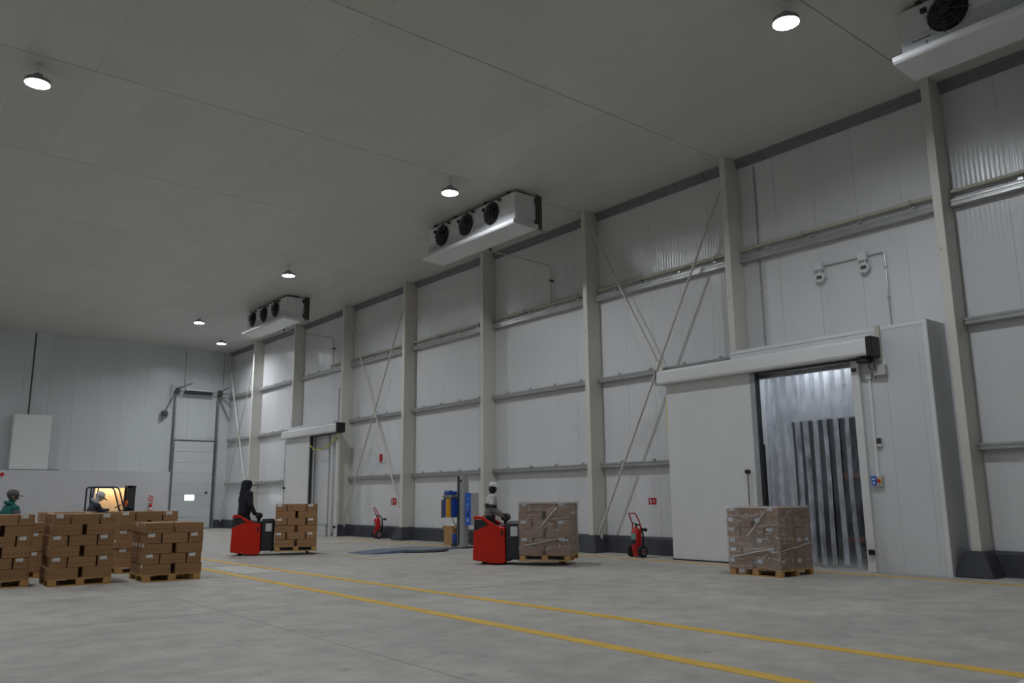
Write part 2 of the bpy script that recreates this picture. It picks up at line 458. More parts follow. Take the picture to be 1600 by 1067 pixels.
# ---- low white room along the end wall with a lit doorway
LY = 45.2
DX0, DX1, DZ = 9.95, 11.35, 2.16
lr = MB().box(XL, DX0, LY, LY+.1, 0, 2.96).box(DX1, 13.5, LY, LY+.1, 0, 2.96).box(DX0, DX1, LY, LY+.1, DZ, 2.96)
lr.box(XL, 13.5, LY, YE, 2.96, 3.02).box(13.42, 13.5, LY+.1, YE, 0, 2.96)
lr = lr.build('wall_lowroom', mat('low_room_paint', (.57, .565, .58), .45, var=.03, scale=1), bevel=.004); lr['kind'] = 'structure'
MB().box(7.0, 13.4, YE-.06, YE-.01, 0, 2.9).box(8.9, 8.96, LY+.1, YE, 0, 2.9).box(12.9, 12.96, LY+.1, YE, 0, 2.9).build('inner_lining', WARM, lr)
MB().box(DX0-.06, DX0, LY-.02, LY+.12, 0, DZ+.06).box(DX1, DX1+.06, LY-.02, LY+.12, 0, DZ+.06).box(DX0-.06, DX1+.06, LY-.02, LY+.12, DZ, DZ+.06).build('doorway_frame', WHITE, lr)
tl = thing('warm_lamp', 'warm glowing tube lamp inside the lit doorway behind the forklift', 'lamp', (10.7, LY+.45, 2.6))
MB().box(-.8, .8, -.06, .06, .02, .10).build('housing', WHITE, tl, bevel=.01)
MB().cyl((-.75, 0, -.02), (.75, 0, -.02), .035, n=12).build('tube', WARML, tl, smooth=True)
for xx in (-.6, .6): MB().cyl((xx, 0, .1), (xx, 0, .36), .012, n=6).build('hanger', WHITE, tl)

# ---- door_1: sectional overhead door in the end wall
d1 = struct('door_1', (0, 0, 0))
for k in range(8):
    z0 = .03 + k*.585
    MB().box(13.86, 16.0, YE-.10, YE-.04, z0+.003, z0+.582).build('door_section', ENDM, d1, bevel=.008)
MB().box(13.86, 16.0, YE-.11, YE-.03, 4.71, 4.77).build('top_seal', DSTEEL, d1)
win = MB().box(14.55, 15.1, YE-.115, YE-.10, 1.49, 1.83).build('window_frame', WHITE, d1, bevel=.01)
MB().box(14.59, 15.06, YE-.122, YE-.11, 1.525, 1.795).build('pane', DAYL, d1, bevel=.008)
for x0, x1 in ((13.68, 13.84), (16.03, 16.2)):
    g = MB().box(x0, x1, YE-.05, YE, 0, 7.45).box(x0+.05, x0+.11, YE-.16, YE-.05, 0, 7.25)
    for k in range(10): g.box(x0+.01, x1+.02 if x0 < 14 else x1, YE-.17, YE-.05, .5+k*.48, .56+k*.48)
    g.build('track', STEEL, d1)
# shaft, spring drum and brackets
sh = MB().cyl((13.7, YE-.35, 7.42), (16.75, YE-.35, 7.42), .025, n=8).build('shaft', STEEL, d1)
MB().cyl((14.15, YE-.35, 7.36), (15.65, YE-.35, 7.36), .085, n=14).build('torsion_spring', BLACK2, d1, smooth=True)
MB().box(14.2, 15.6, YE-.42, YE-.2, 7.46, 7.54).build('spring_cover', WHITE, d1, bevel=.015)
for x in (13.8, 16.1):
    MB().cyl((x, YE-.35, 7.42), (x+.09, YE-.35, 7.42), .14, n=16).box(x-.05, x+.02, YE-.5, YE-.02, 7.25, 7.58).build('cable_drum', DSTEEL, d1)
MB().tube([(13.76, YE-.1, 7.2), (13.76, YE-.2, 7.5), (13.95, YE-.6, 7.62), (14.2, YE-1.4, 7.72)], .035).build('curved_track', STEEL, d1, smooth=True)
MB().tube([(16.1, YE-.1, 7.1), (16.1, YE-.25, 7.4), (16.1, YE-.9, 7.55), (16.1, YE-1.7, 7.62)], .035).build('curved_track', STEEL, d1, smooth=True)
MB().bar((16.12, YE-.12, 7.2), (16.75, YE-.12, 5.95), .07, .05).build('stay', STEEL, d1)
MB().bar((13.72, YE-.12, 7.3), (13.25, YE-.25, 6.3), .09, .05).build('stay', STEEL, d1)
mo = MB().box(13.06, 13.32, YE-.38, YE-.12, 5.98, 6.28).build('drive_motor', DSTEEL, d1, bevel=.02)
MB().cyl((13.12, YE-.25, 5.98), (13.12, YE-.25, 5.86), .06, n=12).cyl((13.3, YE-.25, 6.15), (13.45, YE-.25, 6.15), .04, n=10).build('gear_cap', STEEL, mo)
MB().box(15.65, 15.78, YE-.13, YE-.10, 1.86, 1.98).build('latch', DSTEEL, d1, bevel=.01)
MB().tube([(14.2, YE-.35, 7.55), (13.5, YE-.1, 7.75), (13.45, YE-.1, 6.6)], .012, n=6).build('cable', DSTEEL, d1)

# ================================================================== COLUMNS
col_words = ['nearest cream steel column, right of the sliding door vestibule', 'cream steel column rising behind the near sliding door header',
             'cream steel column beside the near wheeled extinguisher', 'cream steel column behind the near red pallet truck rider',
             'cream steel column beside the pallet wrapper with far extinguisher left of it', 'cream steel column at the right end of the far sliding door',
             'cream steel column just left of the far sliding door leaf top', 'farthest cream steel column, beside the corner overhead door']
for i in range(8):
    ya = Y0 + S*i
    c = thing('steel_column', col_words[i], 'column', ((WC+W)/2, ya+.085, 0), 0, 'wall columns')
    d = (W-WC)/2
    MB().box(-d, d-.002, -.085, .085, .40, H-.002).build('shaft', COLM, c, bevel=.008)
    MB().box(-d-.01, d-.002, -.095, .095, H-.06, H-.002).build('cap_plate', COLM, c, bevel=.004)
    if i not in (1,):
        MB().taper((-d-.18, d-.002, -.32, .42), (-d-.05, d-.002, -.14, .20), 0, .47).build('plinth', PLINM, c, bevel=.02)
    else:
        MB().box(-d, d-.002, -.10, .10, 0, .41).build('plinth', PLINM, c, bevel=.01)
    MB().box(-d-.006, -d, .0, .05, 6.2, 6.26).build('lug', PVC, c)

# ================================================================== BRACES
brace_words = {1: 'crossed diagonal brace bars between columns by the near sliding door', 4: 'crossed diagonal brace bars above the far wheeled extinguisher',
               7: 'crossed diagonal brace bars in the corner beside the overhead door'}
for bay, lab in brace_words.items():
    ya = Y0 + S*bay + .17; yb = Y0 + S*(bay+1)
    if bay == 7: yb = YE - .3
    x = WC + .22
    t = thing('cross_brace', lab, 'brace', (x, (ya+yb)/2, 4.87))
    hy = (yb-ya)/2 - .03
    MB().bar((-.03, -hy, 4.45), (-.03, hy, -4.40), .03, .065, upv=(1, 0, 0)).build('brace_bar', COLM, t)
    MB().bar((.03, hy, 4.45), (.03, -hy, -4.40), .03, .065, upv=(1, 0, 0)).build('brace_bar', COLM, t)
    MB().box(-.02, .02, -.13, .13, -.13, .13).build('gusset', COLM, t, bevel=.02)
    for sy, sz in ((-1, 1), (1, 1), (-1, -1), (1, -1)):
        MB().box(-.015, .015, sy*hy-.1 if sy > 0 else -hy, sy*hy if sy > 0 else -hy+.1, sz*4.38-.12, sz*4.38+.12).build('end_plate', COLM, t)

# ================================================================== PIPES
t = thing('drain_pipe', 'long cream pipe running above the upper wall girt', 'pipe', (W-.1, 0, 7.47))
for bay in range(-1, 6):
    a_ = 1.5 if bay < 0 else Y0+S*bay+.19; b_ = min(Y0+S*(bay+1)-.02, 33.4)
    MB().cyl((0, a_, 0), (0, b_, 0), .042, n=10).build('pipe', PVC, t, smooth=True)
k = 2.2
while k < 33:
    MB().box(-.055, .1, k, k+.035, -.055, .055).build('pipe_clip', GALV, t); k += 2.5
for (p, lab) in ((18.46, 'thin drain pipe from the middle evaporator down to the long pipe'), (33.23, 'thin drain pipe from the far evaporator down to the long pipe')):
    t = thing('drain_branch', lab, 'pipe', (14.3, p, 8.8))
    MB().tube([(0, 0, .05), (0, 0, -.04), (.1, 0, -.05), (W-.1-14.3-.06, 0, -.08), (W-.1-14.3, 0, -.16), (W-.1-14.3, 0, -1.30)], .022).build('pipe', PVC, t, smooth=True)
    MB().box(W-.15-14.3, W-14.3, -.03, .03, -.6, -.55).build('pipe_clip', DSTEEL, t)
    MB().cyl((0, 0, -.05), (0, 0, .02), .04, n=10).build('joint', DSTEEL, t)
t = thing('wall_conduit', 'thin grey vertical conduit on wall above the near sliding door', 'conduit', (W-.02, 10.95, 4.9))
MB().cyl((0, 0, 0), (0, 0, 4.65), .018, n=8).build('tube', GALV, t, smooth=True)
for z in (.3, 1.4, 2.2, 3.6): MB().box(-.025, .02, -.03, .03, z, z+.03).build('clip', GALV, t)
t = thing('wall_conduit', 'thin conduit loop on wall above the far sliding door', 'conduit', (W-.02, 32.6, 4.9))
MB().tube([(0, .1, 0), (0, .1, 1.55), (0, .05, 1.6), (0, -.85, 1.6)], .018, n=6).build('tube', GALV, t)
for yy in (0.0, -.8):
    MB().box(-.1, .01, yy-.08, yy+.08, 1.42, 1.56).build('lamp_head', WHITE, t, bevel=.02)
t = thing('wall_conduit', 'thin conduit bend feeding the two white emergency lights', 'conduit', (W-.02, 9.4, 6.6))
MB().tube([(0, 0, 0), (0, -1.45, 0), (0, -1.5, -.05), (0, -1.5, -1.72)], .018, n=8).build('tube', GALV, t, smooth=True)
for z in (-.35, -1.0): MB().box(-.025, .02, -1.53, -1.47, z, z+.03).build('clip', GALV, t)
MB().cyl((-.02, -1.5, -1.72), (-.02, -1.5, -1.66), .045, n=10).build('gland', SKYB, t)
for yy, lab in ((9.40, 'left white emergency light on wall above the strip curtain'), (8.36, 'right white emergency light on wall above the strip curtain')):
    t = thing('emergency_light', lab, 'light fixture', (W-.02, yy, 6.6), 0, 'emergency lights')
    MB().box(-.11, .015, -.10, .10, -.09, .11).build('housing', WHITE2, t, bevel=.02)
    MB().cyl((-.06, -.04, -.1), (-.06, -.04, -.16), .02, n=8).build('arm', WHITE2, t)
    MB().cyl((-.05, -.04, -.25), (-.13, -.04, -.27), .11, n=16).build('lamp_head', WHITE2, t, smooth=True)
    MB().box(-.145, -.12, -.10, .02, -.30, -.23).build('lens', mat('lens_glass', (.10, .10, .09), .2), t)

# ================================================================== EVAPORATORS
def evaporator(yfar, lab):
    L = 4.5
    t = thing('evaporator', lab, 'evaporator', (13.8, yfar-L/2, H), 0, 'ceiling evaporators')
    h2 = L/2
    MB().box(-.35, .36, -h2+.12, h2-.12, -.93, -.09).build('casing', WHITE2, t, bevel=.012)
    pan = MB()
    pan.prism([(-.50, -.93), (-.50, -1.02), (-.46, -1.06), (.30, -1.10), (.40, -1.04), (.40, -.93)], 'y', -h2, h2)
    pan.build('drain_pan', WHITE2, t, bevel=.01)
    MB().box(-.352, -.346, -h2+.14, h2-.14, -.91, -.60).build('face_seam', mat('grey_enamel', (.55, .56, .58), .35), t)
    for yy in (-h2+.45, -.75, .75, h2-.45):
        for xx in (-.33, .25): MB().box(xx, xx+.06, yy-.04, yy+.04, -.2, 0).build('hanger', DSTEEL, t)
    for fy in (1.32, .08, -1.14):
        f = bpy.data.objects.new('fan', MB().cyl((-.352, fy, -.47), (-.375, fy, -.47), .36, n=28).mesh('fan', WHITE2, smooth=True)); COL.objects.link(f); f.parent = t
        MB().cyl((-.374, fy, -.47), (-.385, fy, -.47), .325, n=28).build('fan_shade_disc', BLACK, f)  # flat black disc paints the shade of the fan recess
        g = MB()
        for r, dx in ((.33, .0), (.27, .06), (.21, .09), (.15, .10)):
            pts = [(-.40-dx, fy+r*math.cos(a*PI/12), -.47+r*math.sin(a*PI/12)) for a in range(25)]
            g.tube(pts, .006, n=4)
        for a in range(8):
            c_, s_ = math.cos(a*PI/4+.2), math.sin(a*PI/4+.2)
            g.tube([(-.39, fy+.36*c_, -.47+.36*s_), (-.45, fy+.28*c_, -.47+.28*s_), (-.50, fy+.1*c_, -.47+.1*s_)], .008, n=4)
        g.build('guard', DSTEEL, f)
        bl = MB()
        for a in range(6):
            an = a*PI/3; q = []
            for rr, wd in ((.07, .16), (.31, .26)):
                for sgn in (-1, 1):
                    aa = an + sgn*wd*1.0
                    q.append((-.40 - .018*sgn, fy+rr*math.cos(aa), -.47+rr*math.sin(aa)))
            for k in range(4): q.append((q[k][0]-.006, q[k][1], q[k][2]))
            bl.add(q, [(0, 1, 3, 2), (4, 6, 7, 5), (0, 2, 6, 4), (1, 5, 7, 3), (0, 4, 5, 1), (2, 3, 7, 6)])
        bl.build('fan_blades', BLACK2, f)
        MB().cyl((-.39, fy, -.47), (-.52, fy, -.47), .09, n=14).build('fan_motor', BLACK2, f, smooth=True)
        MB().box(-.42, -.36, fy+.33, fy+.42, -.30, -.22).box(-.46, -.36, fy-.42, fy-.34, -.20, -.16).build('cable_gland', BLACK2, f)
    e = -h2
    for k, xx in enumerate((.50, .60, .70)):
        MB().cyl((xx, e+.18+.03*k, -.95), (xx, e+.18+.03*k, 0), .035+.012*(k == 1), n=10).build('riser_pipe', COPPER, t, smooth=True)
    MB().box(.36, .48, e+.2, e+.5, -.95, -.12).build('coil_end', WHITE2, t)
    MB().tube([(.36, e+.25, -.75), (.44, e+.22, -.76), (.47, e+.2, -.82), (.47, e+.2, -1.0)], .04).build('elbow', COPPER, t, smooth=True)
    MB().box(.36, .47, e+.16, e+.4, -.26, -.10).build('valve', DSTEEL, t, bevel=.02)
    MB().bar((.38, e+.15, -1.02), (.78, e+.15, -1.04), .05, .04).build('pipe_shelf', GALV, t)
    for k in range(3):
        MB().box(-.355, -.349, h2-.55-.01, h2-.52, -.82-.045*k, -.80-.045*k).build('print_mark', BLACK2, t)
    MB().box(-.355, -.349, h2-.62, h2-.30, -.735, -.72).build('print_line', BLACK2, t)
    return t
evaporator(20.65, 'white three-fan evaporator hung at mid hall above the wrapper')
evaporator(35.50, 'smallest-looking white three-fan evaporator hung far down the hall')
evaporator(5.80, 'white three-fan evaporator cut by the top right picture corner')

# ================================================================== LAMPS
def lamp(x, y_, lab, drop=.40):
    t = thing('high_bay_lamp', lab, 'lamp', (x, y_, H-drop), 0, 'ceiling high bay lamps')
    MB().cyl((0, 0, .18), (0, 0, drop), .012, n=8).build('stem', WHITE2, t)
    MB().lathe([(.05, drop-.03), (.055, drop)], 12).build('ceiling_rose', WHITE2, t)
    MB().lathe([(.205, .075), (.218, 0), (.226, 0), (.222, .08), (.17, .11), (.09, .14), (.085, .19), (.0, .19)], 24).build('housing', mat('lamp_grey', (.30, .31, .32), .4, .4), t, smooth=True)
    MB().lathe([(0, .062), (.207, .062), (.207, .07), (0, .07)], 24).build('diffuser', PANELE, t)
lw = {(11.7, 6.8): 'large glaring ceiling lamp at the top right of the picture', (11.7, 16.85): 'glaring ceiling lamp left of the middle evaporator',
      (11.75, 27.1): 'glaring ceiling lamp above the far evaporator', (11.9, 37.1): 'smaller glaring ceiling lamp left of the far evaporator',
      (2.1, 17.0): 'glaring ceiling lamp at the far left of the picture', (14.5, 41.5): 'smallest glaring ceiling lamp, nearest the corner overhead door'}
for (x, y_), lab in lw.items(): lamp(x, y_, lab)
for x, y_, lab in ((2.1, -3.2, 'ceiling lamp behind the viewer'), (2.1, 6.8, 'ceiling lamp above the viewer'),
                   (2.1, 26.9, 'ceiling lamp just outside the left picture edge'), (2.1, 37.0, 'ceiling lamp far down the hidden left side'),
                   (-7.5, 17.0, 'ceiling lamp on the hidden left side, middle'), (-7.5, 27.0, 'ceiling lamp on the hidden left side, far'), (-7.5, 37.0, 'ceiling lamp on the hidden left side, farthest')):
    lamp(x, y_, lab)

# ================================================================== SLIDING DOOR NEAR (door_2) with vestibule
VX = 16.0
wv = MB()
wv.box(VX, VX+.1, 6.85, 8.33, 0, 4.85).box(VX, VX+.1, 10.78, 11.42, 0, 4.85).box(VX, VX+.1, 8.33, 10.78, 4.22, 4.85)
wv.box(VX+.1, W, 6.85, 6.95, 0, 4.85).box(VX+.1, W, 6.95, 11.42, 4.75, 4.85)
wv.box(VX+.1, W, 8.2, 8.3, 0, 4.75).box(VX+.1, W, 10.8, 10.9, 0, 4.75)
wv = wv.build('wall_vestibule', VESTM); wv['kind'] = 'structure'
MB().box(VX-.006, VX, 6.86, 7.05, 0, 4.84).box(VX-.006, VX, 7.06, 7.72, 0, 4.84).box(VX-.006, VX, 7.73, 8.32, 0, 4.84).build('wall_panel', VESTM, wv, bevel=.003)
MB().box(VX-.012, VX-.006, 6.86, 11.4, 4.77, 4.84).box(VX-.012, VX-.006, 6.86, 6.93, 0, 4.769).build('corner_trim', WHITE, wv)

def sliding_door(name, dy, near=True):
    d = struct(name, (0, dy, 0))
    leafx = VX-.17
    MB().box(leafx, leafx+.12, 10.80, 13.27, .02, 4.25).build('leaf', WHITE, d, bevel=.012)
    MB().box(leafx-.006, leafx+.12, 10.67 if near else 10.71, 10.80, .02, 4.23).build('edge_profile', ALU, d, bevel=.006)
    MB().box(leafx, leafx+.12, 10.63 if near else 10.68, 10.67 if near else 10.71, .02, 4.22).build('gasket', BLACK2, d)
    if near: MB().box(leafx-.01, leafx+.1, 10.58, 10.66, .02, 2.62).build('bumper', BLACK, d)
    MB().box(leafx-.012, leafx+.13, 10.66, 13.28, .0, .03).build('floor_seal', BLACK, d)
    MB().prism([(VX-.02, 4.25), (VX-.36, 4.25), (VX-.38, 4.30), (VX-.36, 4.56), (VX-.32, 4.60), (VX-.02, 4.60)], 'y', 7.92, 13.40).build('header_cover', WHITE, d, bevel=.008)
    MB().box(VX-.385, VX-.02, 7.78, 7.92, 4.22, 4.62).build('end_cap', BLACK, d, bevel=.012)
    MB().box(VX-.37, VX-.02, 13.40, 13.425, 4.25, 4.60).build('end_cap', DSTEEL, d)
    MB().box(VX-.13, VX-.01, 8.0, 13.3, 4.20, 4.25).build('rail', DSTEEL, d)
    MB().box(VX-.10, VX-.005, 8.25, 8.42, 0, 4.22).build('jamb', WHITE, d, bevel=.012)
    hy = 10.98 if near else 13.2
    h_ = MB().cyl((leafx-.09, hy, 2.03), (leafx, hy, 2.03), .05, n=14).build('handle', BLACK, d, smooth=True)
    MB().cyl((leafx-.05, hy, 1.25 if near else .3), (leafx-.05, hy, 2.0 if near else 4.1), .014, n=8).build('handle_rod', STEEL, h_, smooth=True)
    MB().box(VX-.16, VX-.10, 8.24, 8.36, .34, .44).build('door_stop', BLACK, d, bevel=.01)
    MB().box(VX-.13, VX-.1, 8.30, 8.40, 3.98, 4.05).build('latch_plate', DSTEEL, d)
    return d
d2 = sliding_door('door_2', 0)
MB().box(VX-.15, VX-.13, 13.27, 13.30, 3.1, 3.95).build('pull_cord', YROPE, d2)
MB().tube([(VX-.2, 7.95, 4.22), (VX-.15, 8.0, 4.02), (VX-.1, 7.95, 3.95), (VX-.06, 7.85, 4.05)], .012, n=6).tube([(VX-.2, 7.88, 4.22), (VX-.1, 7.9, 3.9), (VX-.05, 7.93, 3.8)], .010, n=6).build('loose_cables', BLACK, d2)
MB().box(VX-.3, VX-.05, 7.95, 8.2, 4.12, 4.22).build('drive_unit', BLACK2, d2, bevel=.02)

t = thing('conduit_cover', 'cream cable duct running up beside the black header end cap', 'cable duct', (VX-.03, 7.82, 4.15))
MB().box(-.03, .015, -.05, .05, 0, .72).build('duct', PVC, t, bevel=.008)
t = thing('cable_duct', 'white cable duct down to the door switch beside the strip curtain', 'cable duct', (VX-.02, 8.08, 1.8))
MB().box(-.02, .012, -.03, .03, .02, 2.1).build('duct', WHITE, t, bevel=.006)
MB().box(-.05, .012, -.06, .06, 2.0, 2.12).build('joint_box', WHITE, t, bevel=.008)
t = thing('junction_box', 'square grey junction box right of the header end cap', 'junction box', (VX-.012, 7.82, 3.95))
MB().box(-.10, .005, -.13, .13, -.11, .11).build('box', mat('grey_abs', (.50, .50, .48), .45), t, bevel=.01)
MB().box(-.112, -.098, -.12, .12, -.10, .10).build('lid', mat('grey_abs', (.50, .50, .48), .45), t, bevel=.006)
t = thing('thermostat', 'small dark screened controller on vestibule wall above the switch', 'controller', (VX-.012, 7.98, 2.53))
MB().box(-.06, .005, -.05, .05, -.09, .07).build('body', WHITE, t, bevel=.008)
MB().box(-.068, -.058, -.05, .05, -.04, .075).build('screen', DSTEEL, t, bevel=.006)
t = thing('door_switch', 'blue and grey door switch with red rotary knob by curtain', 'switch', (VX-.012, 8.08, 1.77))
MB().box(-.07, .005, -.10, .02, -.11, .10).build('box', mat('grey_abs', (.50, .50, .48), .45), t, bevel=.008)
MB().box(-.075, .005, .02, .12, -.09, .09).build('blue_sign', SKYB, t, bevel=.004)
MB().box(-.079, -.074, .04, .10, .02, .05).box(-.079, -.074, .05, .09, -.06, -.02).build('sign_marks', STICK, t)
MB().cyl((-.07, -.045, 0), (-.076, -.045, 0), .045, n=16).build('yellow_ring', AMBER, t)
MB().cyl((-.076, -.03, 0), (-.105, -.03, 0), .03, n=12).build('red_knob', EXTRED, t)

# strip curtain
cu = thing('strip_curtain', 'clear plastic strip curtain hanging in the open near doorway', 'strip curtain', (VX+.16, 9.55, 0))
MB().box(-.05, .05, -1.22, 1.22, 4.12, 4.22).build('curtain_rail', STEEL, cu)
def curtain_strip(yc, wd, dx, bow, m__):
    m_ = MB(); nseg = 14; q = []
    zb = random.uniform(.02, .10); ph = random.uniform(0, 6); am = random.uniform(.008, .03)
    for j in range(nseg+1):
        z = 4.15 + (zb-4.15)*j/nseg
        for i in range(7):
            a = (i/6-.5)
            q.append((dx + bow*math.cos(a*PI) + am*math.sin(z*1.6+ph)*(4.15-z)/4, yc + a*2*wd + am*.8*math.sin(z*1.1+ph*2)*(4.15-z)/4, z))
    fs = []
    for j in range(nseg):
        for i in range(6): fs.append((j*7+i, j*7+i+1, (j+1)*7+i+1, (j+1)*7+i))
    m_.add(q, fs)
    m_.build('strip', m__, cu, smooth=True)
nf = 10
for k in range(nf):
    yk = -1.06 + 2.12*k/(nf-1)
    curtain_strip(yk + random.uniform(-.035, .035), random.uniform(.045, .085), -.035, -.02, STRIPW)
    if k < nf-1: curtain_strip(yk + 1.06/(nf-1) + random.uniform(-.03, .03), .11, .035, .02, STRIP)

vl = thing('vestibule_fill_light', 'added unseen fill light behind the header above the strip curtain', 'lamp', (VX+.5, 9.55, 4.75))  # added fill light, out of view, brightens the curtain and inner wall
MB().box(-.06, .06, -.62, .62, -.06, 0).build('housing', WHITE, vl, bevel=.01)
MB().box(-.045, .045, -.58, .58, -.075, -.058).build('tube', emit('vestibule_fill_glow', (.85, .93, 1.0), 6.0), vl)

# cold room behind the curtain
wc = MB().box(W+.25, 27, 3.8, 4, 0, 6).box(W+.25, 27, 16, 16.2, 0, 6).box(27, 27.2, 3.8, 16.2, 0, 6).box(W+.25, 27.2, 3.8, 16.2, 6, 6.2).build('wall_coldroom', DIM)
wc['kind'] = 'structure'
cl = thing('cold_room_fill_light', 'added unseen fill light inside the cold room behind the strip curtain', 'lamp', (19.2, 9.0, 6.0))  # unseen light added so the rack shows through the curtain
MB().box(-.1, .1, -.6, .6, -.08, 0).build('housing', WHITE, cl, bevel=.01)
MB().box(-.08, .08, -.57, .57, -.10, -.078).build('diffuser', emit('cold_room_fill_glow', (.9, .95, 1.0), 2.2), cl)
rk = thing('pallet_rack', 'orange-beamed dark blue pallet rack dimly seen through the curtain', 'rack', (20.6, 10.2, 0))
for yy in (-1.55, 1.25):
    MB().bar((0, yy, 0), (0, yy, 5), .10, .10).bar((1.0, yy, 0), (1.0, yy, 5), .10, .10).build('upright', NAVY, rk)
    g = MB()
    for z in range(5): g.bar((0, yy, .4+z), (1.0, yy, 1.2+z), .04, .04)
    g.build('lacing', NAVY, rk)
for z in (.35, 2.0, 3.6):
    for xx in (-.03, 1.03): MB().box(xx-.03, xx+.03, -1.5, 1.2, z-.07, z+.07).build('beam', ORANGE, rk, bevel=.006)
MB().box(-.12, -.06, -1.62, -1.48, 0, .45).build('post_guard', ORANGE, rk)
t = thing('lift_truck', 'dark lift truck with orange trim standing behind the strip curtain', 'forklift', (18.9, 9.2, 0))
MB().box(-.05, .6, -.45, .45, .12, 1.1).build('body', DSTEEL, t, bevel=.05)
MB().box(-.15, -.05, -.4, -.28, .05, 3.0).box(-.15, -.05, .28, .4, .05, 3.0).build('mast', NAVY, t)
MB().box(-.2, -.16, -.42, -.30, .1, .5).box(-.2, -.16, -.42, -.30, 1.7, 2.0).box(-.2, -.16, .3, .42, .15, .6).build('orange_trim', ORANGE, t)
MB().box(-1.1, -.15, -.3, -.18, .05, .10).box(-1.1, -.15, .18, .3, .05, .10).build('fork', STEEL, t)
MB().cyl((.4, -.46, .12), (.4, .46, .12), .12, n=16).build('wheel', RUBBER, t)

# ================================================================== SLIDING DOOR FAR (door_3)
DY3 = 22.72
d3 = sliding_door('door_3', DY3, False)
MB().tube([(VX-.2, 10.7, 3.85), (VX-.22, 10.2, 3.62), (VX-.22, 9.6, 3.6), (VX-.22, 8.8, 3.75), (VX-.22, 8.1, 4.05), (VX-.22, 7.95, 4.25)], .02, n=6).build('yellow_cable', YROPE, d3, smooth=True)
w3 = MB().box(VX, VX+.1, 33.50, 36.2, 0, 4.8).box(VX, VX+.1, 31.62, 33.5, 4.22, 4.8).box(VX+.1, W-.002, 36.1, 36.2, 0, 4.8).box(VX+.1, W, 31.62, 36.1, 4.72, 4.8)
w3.box(VX+.1, W, 31.62, 31.75, 0, 4.72).box(VX+.62, VX+.72, 31.75, 32.2, 0, 4.72).box(VX+.12, VX+.2, 32.2, 33.5, 0, 4.72).box(VX, VX+.1, 31.62, 31.8, 0, 4.22)
w3 = w3.build('wall_vestibule_far', VESTM); w3['kind'] = 'structure'
t = thing('guard_rail', 'low grey tube guard rail before the far sliding doorway', 'guard rail', (15.75, 31.4, 0))
MB().bar((0, 0, .47), (0, 2.6, .47), .07, .07).build('rail', GALV, t, bevel=.01)
MB().bar((0, .06, 0), (0, .06, .44), .07, .07).bar((0, 2.5, 0), (0, 2.5, .44), .07, .07).build('post', GALV, t)

# ================================================================== WHITE BOX ON LOW ROOF
t = thing('roof_cabinet', 'tall plain white box standing on the low white room', 'cabinet', (6.95, 45.75, 3.02))
MB().box(-.82, .80, -.48, .30, 0, 2.66).build('body', WHITE, t, bevel=.012)
MB().box(-.86, 1.3, -.52, .33, -.001, .03).build('base_sheet', mat('dark_green_joint', (.03, .06, .055), .5), t)

# ================================================================== SIGNS, ALARMS, EXTINGUISHERS
def sign(y_, z, lab, wd, hg):
    t = thing('wall_sign', lab, 'sign', (W-.012, y_, z), 0, 'extinguisher signs')
    MB().box(0, .008, -wd/2, wd/2, -hg/2, hg/2).build('plate', SIGNRED, t, bevel=.004)
    MB().prism([(wd*.30, -hg*.32), (wd*.30, hg*.12), (wd*.36, hg*.22), (wd*.24, hg*.34), (wd*.14, hg*.18), (wd*.14, -hg*.32)], 'x', -.003, 0).build('pictogram', STICK, t)
    MB().prism([(-wd*.22, -hg*.22), (-wd*.32, 0), (-wd*.26, 0), (-wd*.26, hg*.22), (-wd*.18, hg*.22), (-wd*.18, 0), (-wd*.12, 0)], 'x', -.003, 0).build('arrow', STICK, t)
sign(14.70, 1.38, 'small red fire extinguisher sign left of the near sliding door', .27, .17)
sign(27.88, 1.40, 'small red extinguisher sign above the far wheeled extinguisher', .40, .26)
t = thing('alarm_button', 'red and white alarm call point under the far brace', 'alarm', (W-.012, 28.88, 3.12))
MB().box(-.01, .008, -.22, .22, -.2, .2).build('plate', WHITE, t, bevel=.006)
MB().box(-.06, -.01, -.09, .09, -.15, .15).build('red_lens', EXTRED, t, bevel=.02)
t = thing('alarm_button', 'red alarm on the low white wall at left picture edge', 'alarm', (5.87, LY-.01, 2.80))
MB().box(-.12, .10, -.02, .008, -.14, .14).build('plate', WHITE, t, bevel=.006)
MB().cyl((0, -.02, 0), (0, -.08, 0), .09, n=16).build('red_dome', EXTRED, t, smooth=True)

